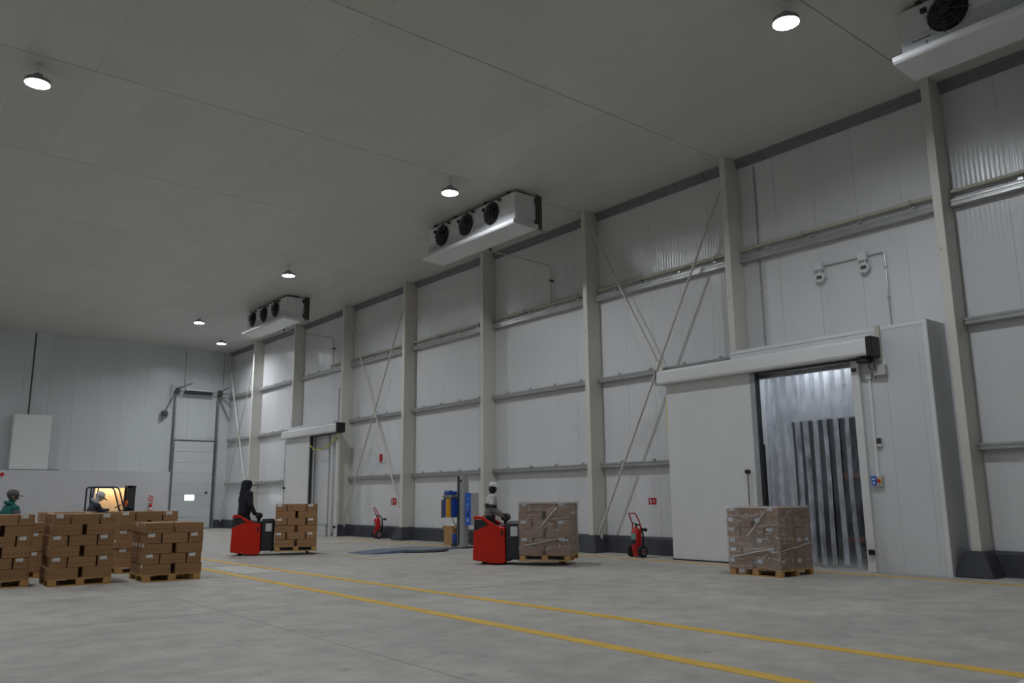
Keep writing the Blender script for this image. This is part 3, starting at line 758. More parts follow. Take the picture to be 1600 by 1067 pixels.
def wheeled_ext(x, y_, lab, rz=0, s=1.0):
    t = thing('wheeled_extinguisher', lab, 'extinguisher', (x, y_, 0), rz, 'wheeled extinguishers')
    t.scale = (s, s, s)
    MB().lathe([(0, .14), (.10, .15), (.125, .20), (.125, .62), (.10, .69), (.05, .73), (.035, .76), (0, .76)], 20).build('cylinder', EXTRED, t, smooth=True)
    v = MB().cyl((0, 0, .75), (0, 0, .83), .028, n=10).bar((-.02, 0, .83), (-.12, 0, .86), .03, .02).build('valve', DSTEEL, t)
    MB().cyl((.03, 0, .80), (.07, 0, .80), .028, n=10).build('gauge', STEEL, v)
    lb = MB(); 
    for (z0, z1, mi) in ((.44, .60, 0), (.32, .43, 1)):
        q = []; 
        for z in (z0, z1):
            for k in range(7):
                a = PI + (k/6-.5)*1.5; q.append((.127*math.cos(a), .127*math.sin(a), z))
        lb.add(q, [(k, k+1, 8+k, 7+k) for k in range(6)], mi)
    lb.build('instruction_label', [GREENL, NAVY], t)
    MB().tube([(.02, -.15, .10), (.02, -.15, .82), (-.02, -.15, .90), (-.10, -.13, 1.06), (-.12, -.10, 1.09), (-.12, .10, 1.09), (-.10, .13, 1.06), (-.02, .15, .90), (.02, .15, .82), (.02, .15, .10)], .016).build('push_handle', EXTRED, t, smooth=True)
    for sy in (-1, 1):
        wh = MB().cyl((.02, sy*.17, .15), (.02, sy*.24, .15), .15, n=24).build('wheel', RUBBER, t, bevel=.012)
        MB().cyl((.02, sy*.165, .15), (.02, sy*.248, .15), .085, n=20).build('wheel_disc', STEEL, wh)
        MB().cyl((.02, sy*.16, .15), (.02, sy*.258, .15), .03, n=10).build('hub', EXTRED, wh)
    MB().cyl((.02, -.2, .15), (.02, .2, .15), .015, n=8).build('axle', EXTRED, t)
    MB().tube([(.02, 0, .80), (.10, -.02, .80), (.17, -.05, .68), (.19, -.06, .45), (.17, -.04, .25), (.16, .02, .20), (.19, .05, .4), (.20, .04, .62), (.23, .02, .70), (.27, 0, .68)], .02).build('hose', BLACK, t, smooth=True)
    MB().cyl((.23, .0, .69), (.33, -.02, .66), .022, .05, n=10).build('horn', BLACK, t)
    MB().box(-.06, .06, -.10, .10, .02, .16).build('foot', EXTRED, t, bevel=.02)
wheeled_ext(15.80, 14.42, 'near red wheeled fire extinguisher left of the sliding door leaf', -.12, 1.0)
wheeled_ext(16.25, 28.2, 'far red wheeled fire extinguisher against the slate kerb', -.25, 1.08)
t = thing('fire_extinguisher', 'small hand fire extinguisher under a red striped plate on low wall', 'extinguisher', (12.6, LY-.1, .85))
MB().box(-.14, .14, .08, .098, .55, .98).build('plate', STICK, t)
for k in range(3):
    MB().prism([(-.13, .69+k*.12), (-.13, .75+k*.11), (.13, .64+k*.12), (.13, .57+k*.12)], 'y', .074, .08).build('red_stripe', EXTRED, t)
MB().lathe([(0, 0), (.085, 0), (.09, .04), (.09, .42), (.05, .5), (.025, .52), (0, .52)], 16).build('cylinder', EXTRED, t, smooth=True)
MB().cyl((0, 0, .2), (0, 0, .33), .092, n=16).build('paper_label', STICK, t, smooth=True)
MB().bar((-.06, 0, .53), (.06, 0, .56), .03, .03).build('valve', BLACK, t)
MB().cyl((0, 0, -.06), (0, 0, 0), .093, n=16).build('foot_ring', AMBER, t)
MB().box(-.02, .02, .04, .098, .3, .36).build('bracket', DSTEEL, t)

# ================================================================== PALLETS AND CARTONS
def pallet(loc, rz, fw_, dp, lab):
    """front-left lower corner at loc; runners along x, top boards along x"""
    t = thing('pallet', lab, 'pallet', loc, rz, 'wooden pallets')
    for yy in (0, dp/2-.05, dp-.1):
        MB().box(0, fw_, yy, yy+.1, 0, .02).build('bottom_board', WOOD, t)
        for xx in (0, fw_/2-.07, fw_-.14):
            MB().box(xx, xx+.14, yy+.003, yy+.097, .02, .098).build('block', WOOD, t, bevel=.004)
    for xx in (0, fw_/2-.06, fw_-.12):
        MB().box(xx, xx+.12, 0, dp, .098, .116).build('stringer_board', WOOD, t)
    n = 7; bw = dp/n
    for k in range(n):
        MB().box(0, fw_, k*bw+.012, (k+1)*bw-.012, .116, .136).build('top_board', WOOD, t)
    return t
CL, CW, CH = .50, .27, .192
carton_me = MB().box(-CL/2, CL/2, -CW/2, CW/2, 0, CH-.003).mesh('carton', CARD, bevel=.006)
tape_me = MB().box(-CL/2-.0012, CL/2+.0012, -.022, .022, CH-.004, CH-.0018).box(-CL/2-.0012, -CL/2+.001, -.022, .022, CH-.06, CH-.003).box(CL/2-.001, CL/2+.0012, -.022, .022, CH-.06, CH-.003).mesh('tape', TAPE)
stick_me = MB().box(-CL/2-.002, -CL/2+.001, -.02, .10, CH*.62, CH*.93).mesh('sticker', STICK)
stick2_me = MB().box(CL/2-.001, CL/2+.002, -.10, .02, CH*.62, CH*.93).mesh('sticker', STICK)
stick3_me = MB().box(-CL/2+.03, -CL/2+.13, -CW/2-.002, -CW/2+.001, CH*.55, CH*.93).mesh('sticker', STICK)
LAYER = ['bottom', 'second', 'third', 'fourth', 'fifth', 'top']
def carton(mw, x, y_, z, ang, sx, sy, lab, side_sticker=False):
    """mw: stack matrix; local place; ang 0 = long side along the stack's front"""
    p = mw @ Vector((x, y_, z))
    rz = mw.to_euler().z + ang + random.uniform(-.012, .012)
    o = inst('carton', carton_me, None, p, (0, 0, rz), (sx, sy, 1))
    tag(o, lab, 'carton', 'packed cartons')
    inst('tape', tape_me, o)
    if ang or random.random() < .22: inst('sticker', stick_me, o)
    if not ang and random.random() < .22: inst('sticker', stick2_me, o)
    if side_sticker: inst('sticker', stick3_me, o)
    return o
def stack(loc, rz, fw_, dp, layers, phrase, zb=.136, word='brown', over=.0, side=0):
    mw = Matrix.Translation(loc) @ Matrix.Rotation(rz, 4, 'Z')
    for li in range(layers):
        z = zb + li*CH
        ln = 'top' if li == layers-1 else LAYER[li]
        jx = random.uniform(-.012, .012); jy = random.uniform(-.012, .012)
        Lx = fw_*.465
        if li % 2 == 0:
            for r in range(4):
                rows = ('front', 'second-row', 'third-row', 'rear')
                for c in range(2):
                    mid = r in (1, 2)
                    cx = fw_*((.2325, .7675) if not mid else (.249, .751))[c]
                    ss = (r == 0 and random.random() < side)
                    carton(mw, cx+jx+random.uniform(-.006, .006), dp*(r+.5)/4+jy, z, 0, (fw_*.495 if mid else Lx)/CL, dp/4*.97/CW,
                           '%s carton, %s %s, %s layer of %s' % (word, rows[r], ('left', 'right')[c], ln, phrase), ss)
        else:
            wn = fw_*.258; wl = fw_*.44
            for c in range(2):
                for r in range(2):
                    wq = wn + (.035 if r else 0)
                    cx = wq/2 if c == 0 else fw_-wq/2
                    carton(mw, cx+jx, dp*(.235 if r == 0 else .765)+jy, z, PI/2, dp*.46/CL, wq*.98/CW,
                           '%s carton end with white sticker, %s %s, %s layer of %s' % (word, ('front', 'rear')[r], ('left', 'right')[c], ln, phrase))
            rr = (0, 1, 2, 3) if li == layers-1 else (0, 3)
            for r in rr:
                rows = ('front', 'second-row', 'third-row', 'rear')
                carton(mw, fw_/2+jx+random.uniform(-.007, .007), dp*(r+.5)/4+jy, z, 0, (wl if r < 2 else wl-.07)/CL, dp/4*.97/CW,
                       '%s carton, %s middle, %s layer of %s' % (word, rows[r], ln, phrase))
def loaded(loc, rz, fw_, dp, layers, phrase, plab, z=0, word='brown', side=0):
    pallet((loc[0], loc[1], z), rz, fw_, dp, plab)
    stack((loc[0], loc[1], z), rz, fw_, dp, layers, phrase, word=word, side=side)
loaded((1.86, 17.46), -.03, 1.0, 1.12, 6, 'stack at left picture edge', 'wooden pallet under the stack cut by left picture edge')
loaded((2.38, 19.35), -.03, 1.0, 1.12, 5, 'stack behind leftmost two', 'wooden pallet under the stack hidden behind the leftmost two')
loaded((3.10, 17.06), -.05, 1.05, 1.14, 6, 'tall stack second from left', 'wooden pallet under the tall stack second from left')
loaded((3.50, 20.15), -.03, 1.0, 1.12, 6, 'stack behind second tall stack', 'wooden pallet under the stack behind the second tall stack')
loaded((4.72, 19.08), -.02, 1.2, 1.12, 6, 'stack behind the short stack', 'wooden pallet under the stack right behind the short stack')
loaded((4.62, 16.70), -.05, 1.06, 1.16, 5, 'short stack nearest the lane', 'wooden pallet under the short stack nearest the yellow lane')
loaded((13.70, 10.08), -PI/2+.02, 1.14, 1.12, 6, 'wrapped stack before strip curtain', 'wooden pallet under the wrapped stack before the strip curtain', side=.9, word='wrapped')

def wrap(loc, rz, fw_, dp, z0, z1, lab):
    t = thing('stretch_wrap', lab, 'plastic wrap', loc, rz, 'stretch films')
    e = .018; r = .05; per = []
    def corner(cx, cy, a0):
        for k in range(5):
            a = a0 + k*PI/8; per.append((cx+r*math.cos(a), cy+r*math.sin(a)))
    def side_(p, q, n):
        for k in range(1, n): per.append((p[0]+(q[0]-p[0])*k/n, p[1]+(q[1]-p[1])*k/n))
    x0, x1, y0, y1 = -e, fw_+e, -e, dp+e
    corner(x0+r, y0+r, PI); side_((x0+r, y0), (x1-r, y0), 34)
    corner(x1-r, y0+r, -PI/2); side_((x1, y0+r), (x1, y1-r), 34)
    corner(x1-r, y1-r, 0); side_((x1-r, y1), (x0+r, y1), 14)
    corner(x0+r, y1-r, PI/2); side_((x0, y1-r), (x0, y0+r), 14)
    n = len(per); nz = 56; q = []
    rnd = random.Random(3)
    for j in range(nz+1):
        z = z0 + (z1-z0)*j/nz
        for i, (a, b_) in enumerate(per):
            pv = Vector((a*5, b_*5, z*9+loc[0]))
            d = .030*abs(noise.noise(pv)) + .016*noise.noise(pv*2.7)
            cx, cy = a-fw_/2, b_-dp/2; l = math.hypot(cx, cy)
            q.append((a+cx/l*d, b_+cy/l*d, z + .02*math.sin(i*.3)*(1 if j in (0,) else 0)))
    fs = [(j*n+i, j*n+(i+1) % n, (j+1)*n+(i+1) % n, (j+1)*n+i) for j in range(nz) for i in range(n)]
    MB().add(q, fs).build('film', FILM, t, smooth=True)
    # folded edge of film on top
    q2 = [(a+(fw_/2-a)*k, b_+(dp/2-b_)*k, z1+.004+.004*((i*7) % 3)) for k in (0, .12) for i, (a, b_) in enumerate(per)]
    MB().add(q2, [(i, (i+1) % n, n+(i+1) % n, n+i) for i in range(n)]).build('top_fold', FILM, t)
    g = MB(); rn = random.Random(11)
    ht = z1-z0
    def ridge(face, u, z, du, dz, r_):
        pts = []
        for k in range(6):
            a = min(max(u+du*k/5, .01), .99); zz = z0 + ht*min(max(z+dz*k/5, .02), .98) + .006*math.sin(k*1.9+u*20)
            o_ = e + .022
            pts.append((a*fw_, -o_, zz) if face == 0 else (fw_+o_, a*dp, zz))
        g.tube(pts, r_, n=6)
    for a in ((0, .10, .18, .80, .16, .012), (0, .42, .52, .36, .40, .010), (1, .0, .30, .9, .10, .010)): ridge(*a)
    for k in range(64):
        near = rn.random() < .7
        f_ = 0 if rn.random() < .7 else 1
        u = (rn.gauss(.82, .13) if near else rn.random()) if f_ == 0 else (abs(rn.gauss(0, .18)) if near else rn.random())
        ridge(f_, u, rn.uniform(.08, .95), rn.uniform(-.16, .16), rn.uniform(-.05, .05), rn.uniform(.004, .008))
    for k in range(5): ridge(0, k*.2, .985, .2, 0, .009); ridge(1, k*.2, .985, .2, 0, .009)
    tag(g.build('film_folds', FOLD, t, smooth=True), kind='stuff')
wrap((13.70, 10.08, 0), -PI/2+.02, 1.14, 1.12, .13, .136+6*CH+.012, 'glossy clear film around the stack before strip curtain')

# ================================================================== RED RIDE-ON PALLET TRUCKS
def truck(loc, rz, s, lab):
    t = thing('pallet_truck', lab, 'pallet truck', loc, rz, 'red ride-on pallet trucks')
    t.scale = (s, s, s)
    side = [(-1.20, .10), (-1.18, .77), (-.83, .91), (-.58, .89), (-.41, .875), (-.40, .07), (-.46, .03), (-.75, .03), (-.84, .05)]
    for y0, y1 in ((-.40, -.31), (.31, .40)):
        MB().prism(side, 'y', y0, y1).build('side_panel', RED, t, bevel=.015)
        arch = [(-1.19, 1.06), (-1.17, 1.11), (-1.12, 1.135), (-.98, 1.115), (-.83, 1.03), (-.58, .89), (-.80, .90), (-.93, 1.03), (-1.02, 1.055), (-1.17, 1.04)]
        MB().prism(arch, 'y', y0, y1).build('arm_arch', RED, t, bevel=.01)
        MB().prism([(-1.175, .775), (-.83, .905), (-.93, 1.02), (-1.02, 1.045), (-1.165, 1.035)], 'y', y0+.025, y1-.025).build('arm_pad', BLACK2, t)
        yy = y0-.002 if y0 < 0 else y1
        MB().box(-.50, -.455, yy, yy+.002, .66, .80).build('vent_slot', BLACK, t)
    MB().box(-1.15, -.5, -.31, .31, .10, .18).build('platform', BLACK2, t)
    MB().box(-1.18, -1.10, -.31, .31, .10, .70).build('rear_panel', RED, t, bevel=.02)
    MB().box(-.62, -.40, -.31, .31, .05, .875).build('drive_housing', RED, t, bevel=.03)
    MB().box(-.62, -.36, -.30, .30, .875, .93).build('dashboard', BLACK2, t, bevel=.02)
    b_ = MB().box(-.395, -.045, -.38, .38, .12, .98).build('battery_box', BLACK2, t, bevel=.03)
    MB().box(-.37, -.07, -.35, .35, .98, 1.0).build('battery_lid', DSTEEL, b_, bevel=.008)
    MB().box(-.27, -.10, -.383, -.379, .66, .88).build('white_notice', STICK, b_)
    st = MB().cyl((-.50, 0, .90), (-.47, 0, 1.06), .045, n=12).build('steering_column', BLACK, t)
    MB().prism([(-.56, 1.02), (-.58, 1.12), (-.50, 1.19), (-.40, 1.16), (-.38, 1.06), (-.44, 1.0)], 'y', -.14, .14).build('steering_head', BLACK, st, bevel=.02)
    MB().tube([(-.50, -.14, 1.12), (-.53, -.22, 1.13), (-.52, -.24, 1.05)], .02).tube([(-.50, .14, 1.12), (-.53, .22, 1.13), (-.52, .24, 1.05)], .02).build('grip', BLACK2, st, smooth=True)
    for y0 in (-.27, .11):
        f = MB().prism([(-.1, .09), (.02, .125), (1.05, .125), (1.10, .14), (1.10, .17), (1.05, .19), (-.1, .19)], 'y', y0, y0+.16).build('fork', DSTEEL, t)
        MB().bar((.88, y0+.08, .045), (.80, y0+.08, .15), .05, .03).cyl((.90, y0+.03, .045), (.90, y0+.13, .045), .045, n=14).build('load_wheel', mat('tan_wheel', (.16, .07, .03), .6), f)
    MB().cyl((-.55, -.06, .11), (-.55, .06, .11), .11, n=18).build('drive_wheel', RUBBER, t)
    for yy in (-.26, .20): MB().cyl((-.95, yy, .05), (-.95, yy+.06, .05), .05, n=12).build('castor', RUBBER, t)
    MB().box(-.92, -.88, -.402, -.399, .10, .115).build('reflector', AMBER, t)
    return t
def dirang(dx, dy): return math.atan2(dy, dx)
A1 = dirang(.905, -.425); S1 = .98
O1 = (9.73, 22.55)
truck((*O1, 0), A1, S1, 'far red ride-on pallet truck ridden by the dark hooded person')
A2 = dirang(.60, -.80); S2 = .97
O2 = (12.53, 14.90)
truck((*O2, 0), A2, S2, 'near red ride-on pallet truck ridden by the white-capped person')
def onforks(O, ang, x, y_): 
    return (O[0]+math.cos(ang)*x-math.sin(ang)*y_, O[1]+math.sin(ang)*x+math.cos(ang)*y_)
p = onforks(O1, A1, .0, -.56)
loaded(p, A1, 1.13, 1.12, 6, 'load on far truck', 'wooden pallet carried on the forks of the far truck', z=.10)
p = onforks(O2, A2, -.01, -.56)
loaded(p, A2, 1.16, 1.12, 6, 'wrapped load on near truck', 'wooden pallet carried on the forks of the near truck', z=.10, word='wrapped')
wrap((*p, .10), A2, 1.16, 1.12, .13, .136+6*CH+.012, 'clear film around the load on the near truck')

# ================================================================== PALLET WRAPPER
t = thing('pallet_wrapper', 'turntable pallet wrapping machine with tall mast and blue film carriage', 'pallet wrapper', (15.05, 20.85, 0))
MB().box(-.14, .07, -.18, .16, .04, 2.20).build('mast', MASTG, t, bevel=.012)
MB().box(-.16, -.14, .02, .10, .10, 2.18).box(-.10, .0, .16, .165, .1, 2.18).build('mast_slot', BLACK2, t)
MB().cyl((-.16, -.06, 2.03), (-.14, -.06, 2.03), .04, n=10).build('mast_fittings', DSTEEL, t)
MB().box(-.20, .26, -.24, .24, 0, .04).build('foot_plate', DSTEEL, t)
ca = MB().box(-.30, .05, .18, .66, .92, 1.50).build('film_carriage', BLUE, t, bevel=.02)
MB().box(-.34, .08, .17, .66, 1.50, 1.60).build('carriage_head', STEEL, ca, bevel=.01)
MB().cyl((-.33, .33, .93), (-.33, .33, 1.49), .085, n=16).build('amber_roller_cover', AMBER, ca, smooth=True)
MB().cyl((-.32, .45, .93), (-.32, .45, 1.49), .035, n=12).build('dark_roller', BLACK, ca, smooth=True)
MB().cyl((-.30, .74, .90), (-.30, .74, 1.46), .028, n=10).cyl((-.22, .78, .90), (-.22, .78, 1.46), .02, n=10).build('steel_roller', STEEL, ca, smooth=True)
MB().cyl((-.25, .30, 1.67), (-.25, .60, 1.67), .075, n=14).cyl((-.08, .30, 1.66), (-.08, .5, 1.66), .06, n=14).build('carriage_motor', BLUE, ca, smooth=True)
MB().box(-.16, .02, .05, .22, 1.0, 1.5).build('carriage_arm', BLUE, ca, bevel=.02)
MB().tube([(-.2, .3, .92), (-.22, .22, .78), (-.16, .16, .66), (-.12, .17, .5)], .012, n=6).build('cable', BLACK, ca)
cb = MB().box(-.20, .10, -.66, -.36, .70, 1.66).build('control_cabinet', mat('cabinet_grey', (.42, .42, .40), .45), t, bevel=.01)
MB().box(-.206, -.20, -.655, -.365, .70, 1.66).build('blue_front', SKYB, cb)
MB().cyl((-.20, -.52, 1.00), (-.225, -.52, 1.00), .04, n=14).build('dial', BLACK, cb)
MB().box(-.21, -.206, -.57, -.45, .80, .90).box(-.21, -.206, -.56, -.53, 1.30, 1.36).box(-.21, -.206, -.50, -.46, 1.16, 1.34).box(-.21, -.206, -.56, -.52, 1.48, 1.52).build('front_print', mat('pale_blue_print', (.30, .40, .62), .5), cb)
MB().cyl((-.20, -.50, 1.10), (-.222, -.50, 1.10), .03, n=12).build('red_button', SIGNRED, cb)
MB().box(-.05, .05, -.36, -.18, 1.2, 1.3).build('cabinet_bracket', STEEL, t)
MB().cyl((-.1, .3, .15), (-.1, .3, .42), .10, n=14).build('base_motor', BLUE, t, smooth=True)
MB().box(-.2, 0, .18, .36, .0, .14).build('motor_mount', DSTEEL, t)
MB().box(-1.4, .05, -.22, .22, 0, .05).build('base_beam', TURN, t, bevel=.01)
MB().cyl((-1.72, -.15, .02), (-1.72, -.15, .085), .82, n=48).build('turntable', TURN, t, bevel=.006)
MB().cyl((-1.72, -.15, 0), (-1.72, -.15, .03), .88, n=48).build('turntable_rim', NAVY, t)
rm = MB()
rm.add([(-3.55, .70, 0), (-3.55, -.35, 0), (-2.45, -.62, 0), (-2.45, .55, 0), (-2.45, -.62, .085), (-2.45, .55, .085), (-3.55, .70, .008), (-3.55, -.35, .008)],
       [(0, 3, 2, 1), (6, 7, 4, 5), (0, 1, 7, 6), (1, 2, 4, 7), (2, 3, 5, 4), (3, 0, 6, 5)])
rm.build('loading_ramp', [mat('ramp_blue', (.10, .15, .22), .45, .2, var=.15)], t)

t = thing('open_box', 'open cardboard box with papers beside the wrapper mast', 'box', (15.95, 22.6, 0))
MB().box(-.25, .25, -.25, -.24, 0, .62).box(-.25, .25, .24, .25, 0, .62).box(-.25, -.24, -.24, .24, 0, .62).box(.24, .25, -.24, .24, 0, .62).box(-.24, .24, -.24, .24, 0, .01).build('body', CARDP, t)
for (a, b_, c, d, mi) in ((-.25, .25, -.36, -.25, 0), (-.25, .25, .25, .38, 0)):
    MB().add([(a, -.25 if c < 0 else .25, .62), (b_, -.25 if c < 0 else .25, .62), (b_, c if c < 0 else d, .54), (a, c if c < 0 else d, .54)], [(0, 1, 2, 3)]).build('flap', CARDP, t)
MB().box(-.2, .2, -.2, .2, .4, .64).box(-.12, .05, -.2, -.05, .6, .76).build('papers', STICK, t, bevel=.02)
t = thing('cardboard_sheet', 'brown cardboard leaning on the kerb behind the wrapper mast', 'cardboard', (16.3, 19.95, 0))
MB().prism([(-.12, 0), (.28, .70), (.26, .71), (-.14, .01)], 'y', -.25, .25).build('sheet', CARDP, t)
t = thing('white_sheet', 'white board corner lying at the bottom right picture corner', 'board', (7.9, 2.62, 0), .1)
MB().box(-.36, .6, -.6, .24, 0, .012).build('sheet', WHITE, t, bevel=.003)

# ================================================================== FORKLIFT
def forklift(loc, rz, lab):
    t = thing('forklift', lab, 'forklift', loc, rz)
    MB().prism([(-.95, .25), (-1.0, .6), (-.95, 1.0), (-.55, 1.1), (-.1, 1.05), (.0, .55), (.55, .5), (.72, .6), (.78, .95), (.70, .95), (.85, .3), (.6, .2)], 'y', -.5, .5).build('chassis', mat('forklift_body', (.05, .05, .055), .4), t, bevel=.03)
    MB().box(-1.02, -.70, -.48, .48, .3, 1.02).build('counterweight', AMBER, t, bevel=.08)
    for sy in (-.46, .46):
        g = MB()
        g.tube([(.62, sy, .95), (.45, sy, 1.55), (.30, sy, 2.03), (.22, sy, 2.13), (.1, sy, 2.16)], .035)
        g.tube([(-.92, sy, .95), (-.92, sy, 2.05), (-.88, sy, 2.14), (-.8, sy, 2.16), (.1, sy, 2.16)], .04)
        g.tube([(-.68, sy*.9, 1.0), (-.66, sy*.9, 1.7), (-.60, sy*.9, 2.14)], .03)
        g.build('guard_post', NAVY, t, smooth=True)
    for k in range(7): MB().box(-.85+k*.15, -.80+k*.15, -.44, .44, 2.13, 2.17).build('roof_bar', NAVY, t)
    ms = MB()
    for sy in (-.28, .28): ms.box(.72, .92, sy-.05, sy+.05, .08, 2.24).box(.92, 1.08, sy-.04+(.05 if sy < 0 else -.05), sy+.04+(.05 if sy < 0 else -.05), .08, 2.24)
    ms.box(.72, 1.08, -.33, .33, 2.14, 2.24).box(.72, 1.0, -.33, .33, 1.1, 1.18).box(.78, .95, -.22, .22, .3, 2.2)
    ms.build('mast', BLACK2, t)
    MB().box(1.12, 1.2, -.5, .5, .35, .45).box(1.12, 1.2, -.5, .5, .85, .95).build('fork_carriage', BLACK2, t)
    for sy in (-.25, .25): MB().box(1.2, 1.25, sy-.06, sy+.06, .05, .95).box(1.2, 2.3, sy-.06, sy+.06, .05, .09).build('fork', STEEL, t)
    st = MB().cyl((.62, 0, .9), (.42, 0, 1.24), .03, n=8).build('steering_column', BLACK, t)
    pts = [(.40+.06*math.sin(a*PI/10)*0+.14*math.cos(a*PI/10)*.86, .17*math.sin(a*PI/10), 1.26+.14*math.cos(a*PI/10)*.5) for a in range(21)]
    MB().tube(pts, .016, n=6).build('steering_wheel', BLACK, st, smooth=True)
    MB().box(.55, .66, -.35, .35, .9, 1.08).build('dashboard', BLACK, t, bevel=.03)
    se = MB().box(-.5, .0, -.26, .26, 1.05, 1.17).build('seat', BLACK, t, bevel=.04)
    MB().box(-.6, -.48, -.25, .25, 1.12, 1.55).build('seat_back', BLACK, se, bevel=.05)
    for x, r in ((-.65, .25), (.62, .31)):
        for sy in (-1, 1):
            wl = MB().cyl((x, sy*.38, r), (x, sy*.56, r), r, n=24).build('wheel', RUBBER, t, bevel=.02)
            MB().cyl((x, sy*.55, r), (x, sy*.567, r), r*.55, n=18).build('rim', AMBER, wl)
    MB().cyl((.66, -.40, 1.42), (.72, -.40, 1.42), .10, n=14).cyl((.64, -.40, 1.25), (.64, -.40, 1.55), .05, n=10).build('orange_lamp', ORANGE, t)
forklift((10.02, 42.6, 0), 0, 'dark forklift with overhead guard parked before the lit doorway')

# ================================================================== PEOPLE
def V3(*a): return np.array(a, float)
def ik(a, c, l1, l2, pole):
    a = V3(*a); c = V3(*c); d = c-a; L = np.linalg.norm(d)
    if L > (l1+l2)*.995: c = a + d/L*(l1+l2)*.995; d = c-a; L = np.linalg.norm(d)
    t = d/L; p = V3(*pole); p = p - t*(p@t); p /= np.linalg.norm(p)
    x = (l1*l1-l2*l2+L*L)/(2*L); h = math.sqrt(max(l1*l1-x*x, 0))
    return a + t*x + p*h, c
def capsule(p0, p1, r0, r1, wide=None, wa=1.0, wb=1.0, n=14):
    p0 = Vector(p0); p1 = Vector(p1); t = (p1-p0)
    L = t.length; t = t/L if L > 1e-6 else Vector((0, 0, 1))
    if wide is None: wide = Vector((0, 1, 0)) if abs(t.y) < .9 else Vector((1, 0, 0))
    a = Vector(wide); a = (a - t*a.dot(t)).normalized(); b = t.cross(a)
    prof = []
    for k in range(6): an = -PI/2 + k*PI/10; prof.append((r0*math.cos(an), r0*math.sin(an)))
    for k in range(6): an = k*PI/10; prof.append((r1*math.cos(an), L + r1*math.sin(an)))
    vs_ = []; fs = []
    for r, z in prof:
        for k in range(n):
            an = 2*PI*k/n
            vs_.append(p0 + t*z + a*(max(r, 1e-4)*wa*math.cos(an)) + b*(max(r, 1e-4)*wb*math.sin(an)))
    for i in range(len(prof)-1):
        for k in range(n): fs.append((i*n+k, i*n+(k+1) % n, (i+1)*n+(k+1) % n, (i+1)*n+k))
    fs += [tuple(range(n))[::-1], tuple(range((len(prof)-1)*n, len(prof)*n))]
    return vs_, fs, (np.array(p0), np.array(t), L, r0, r1, np.array(a), np.array(b), wa, wb)
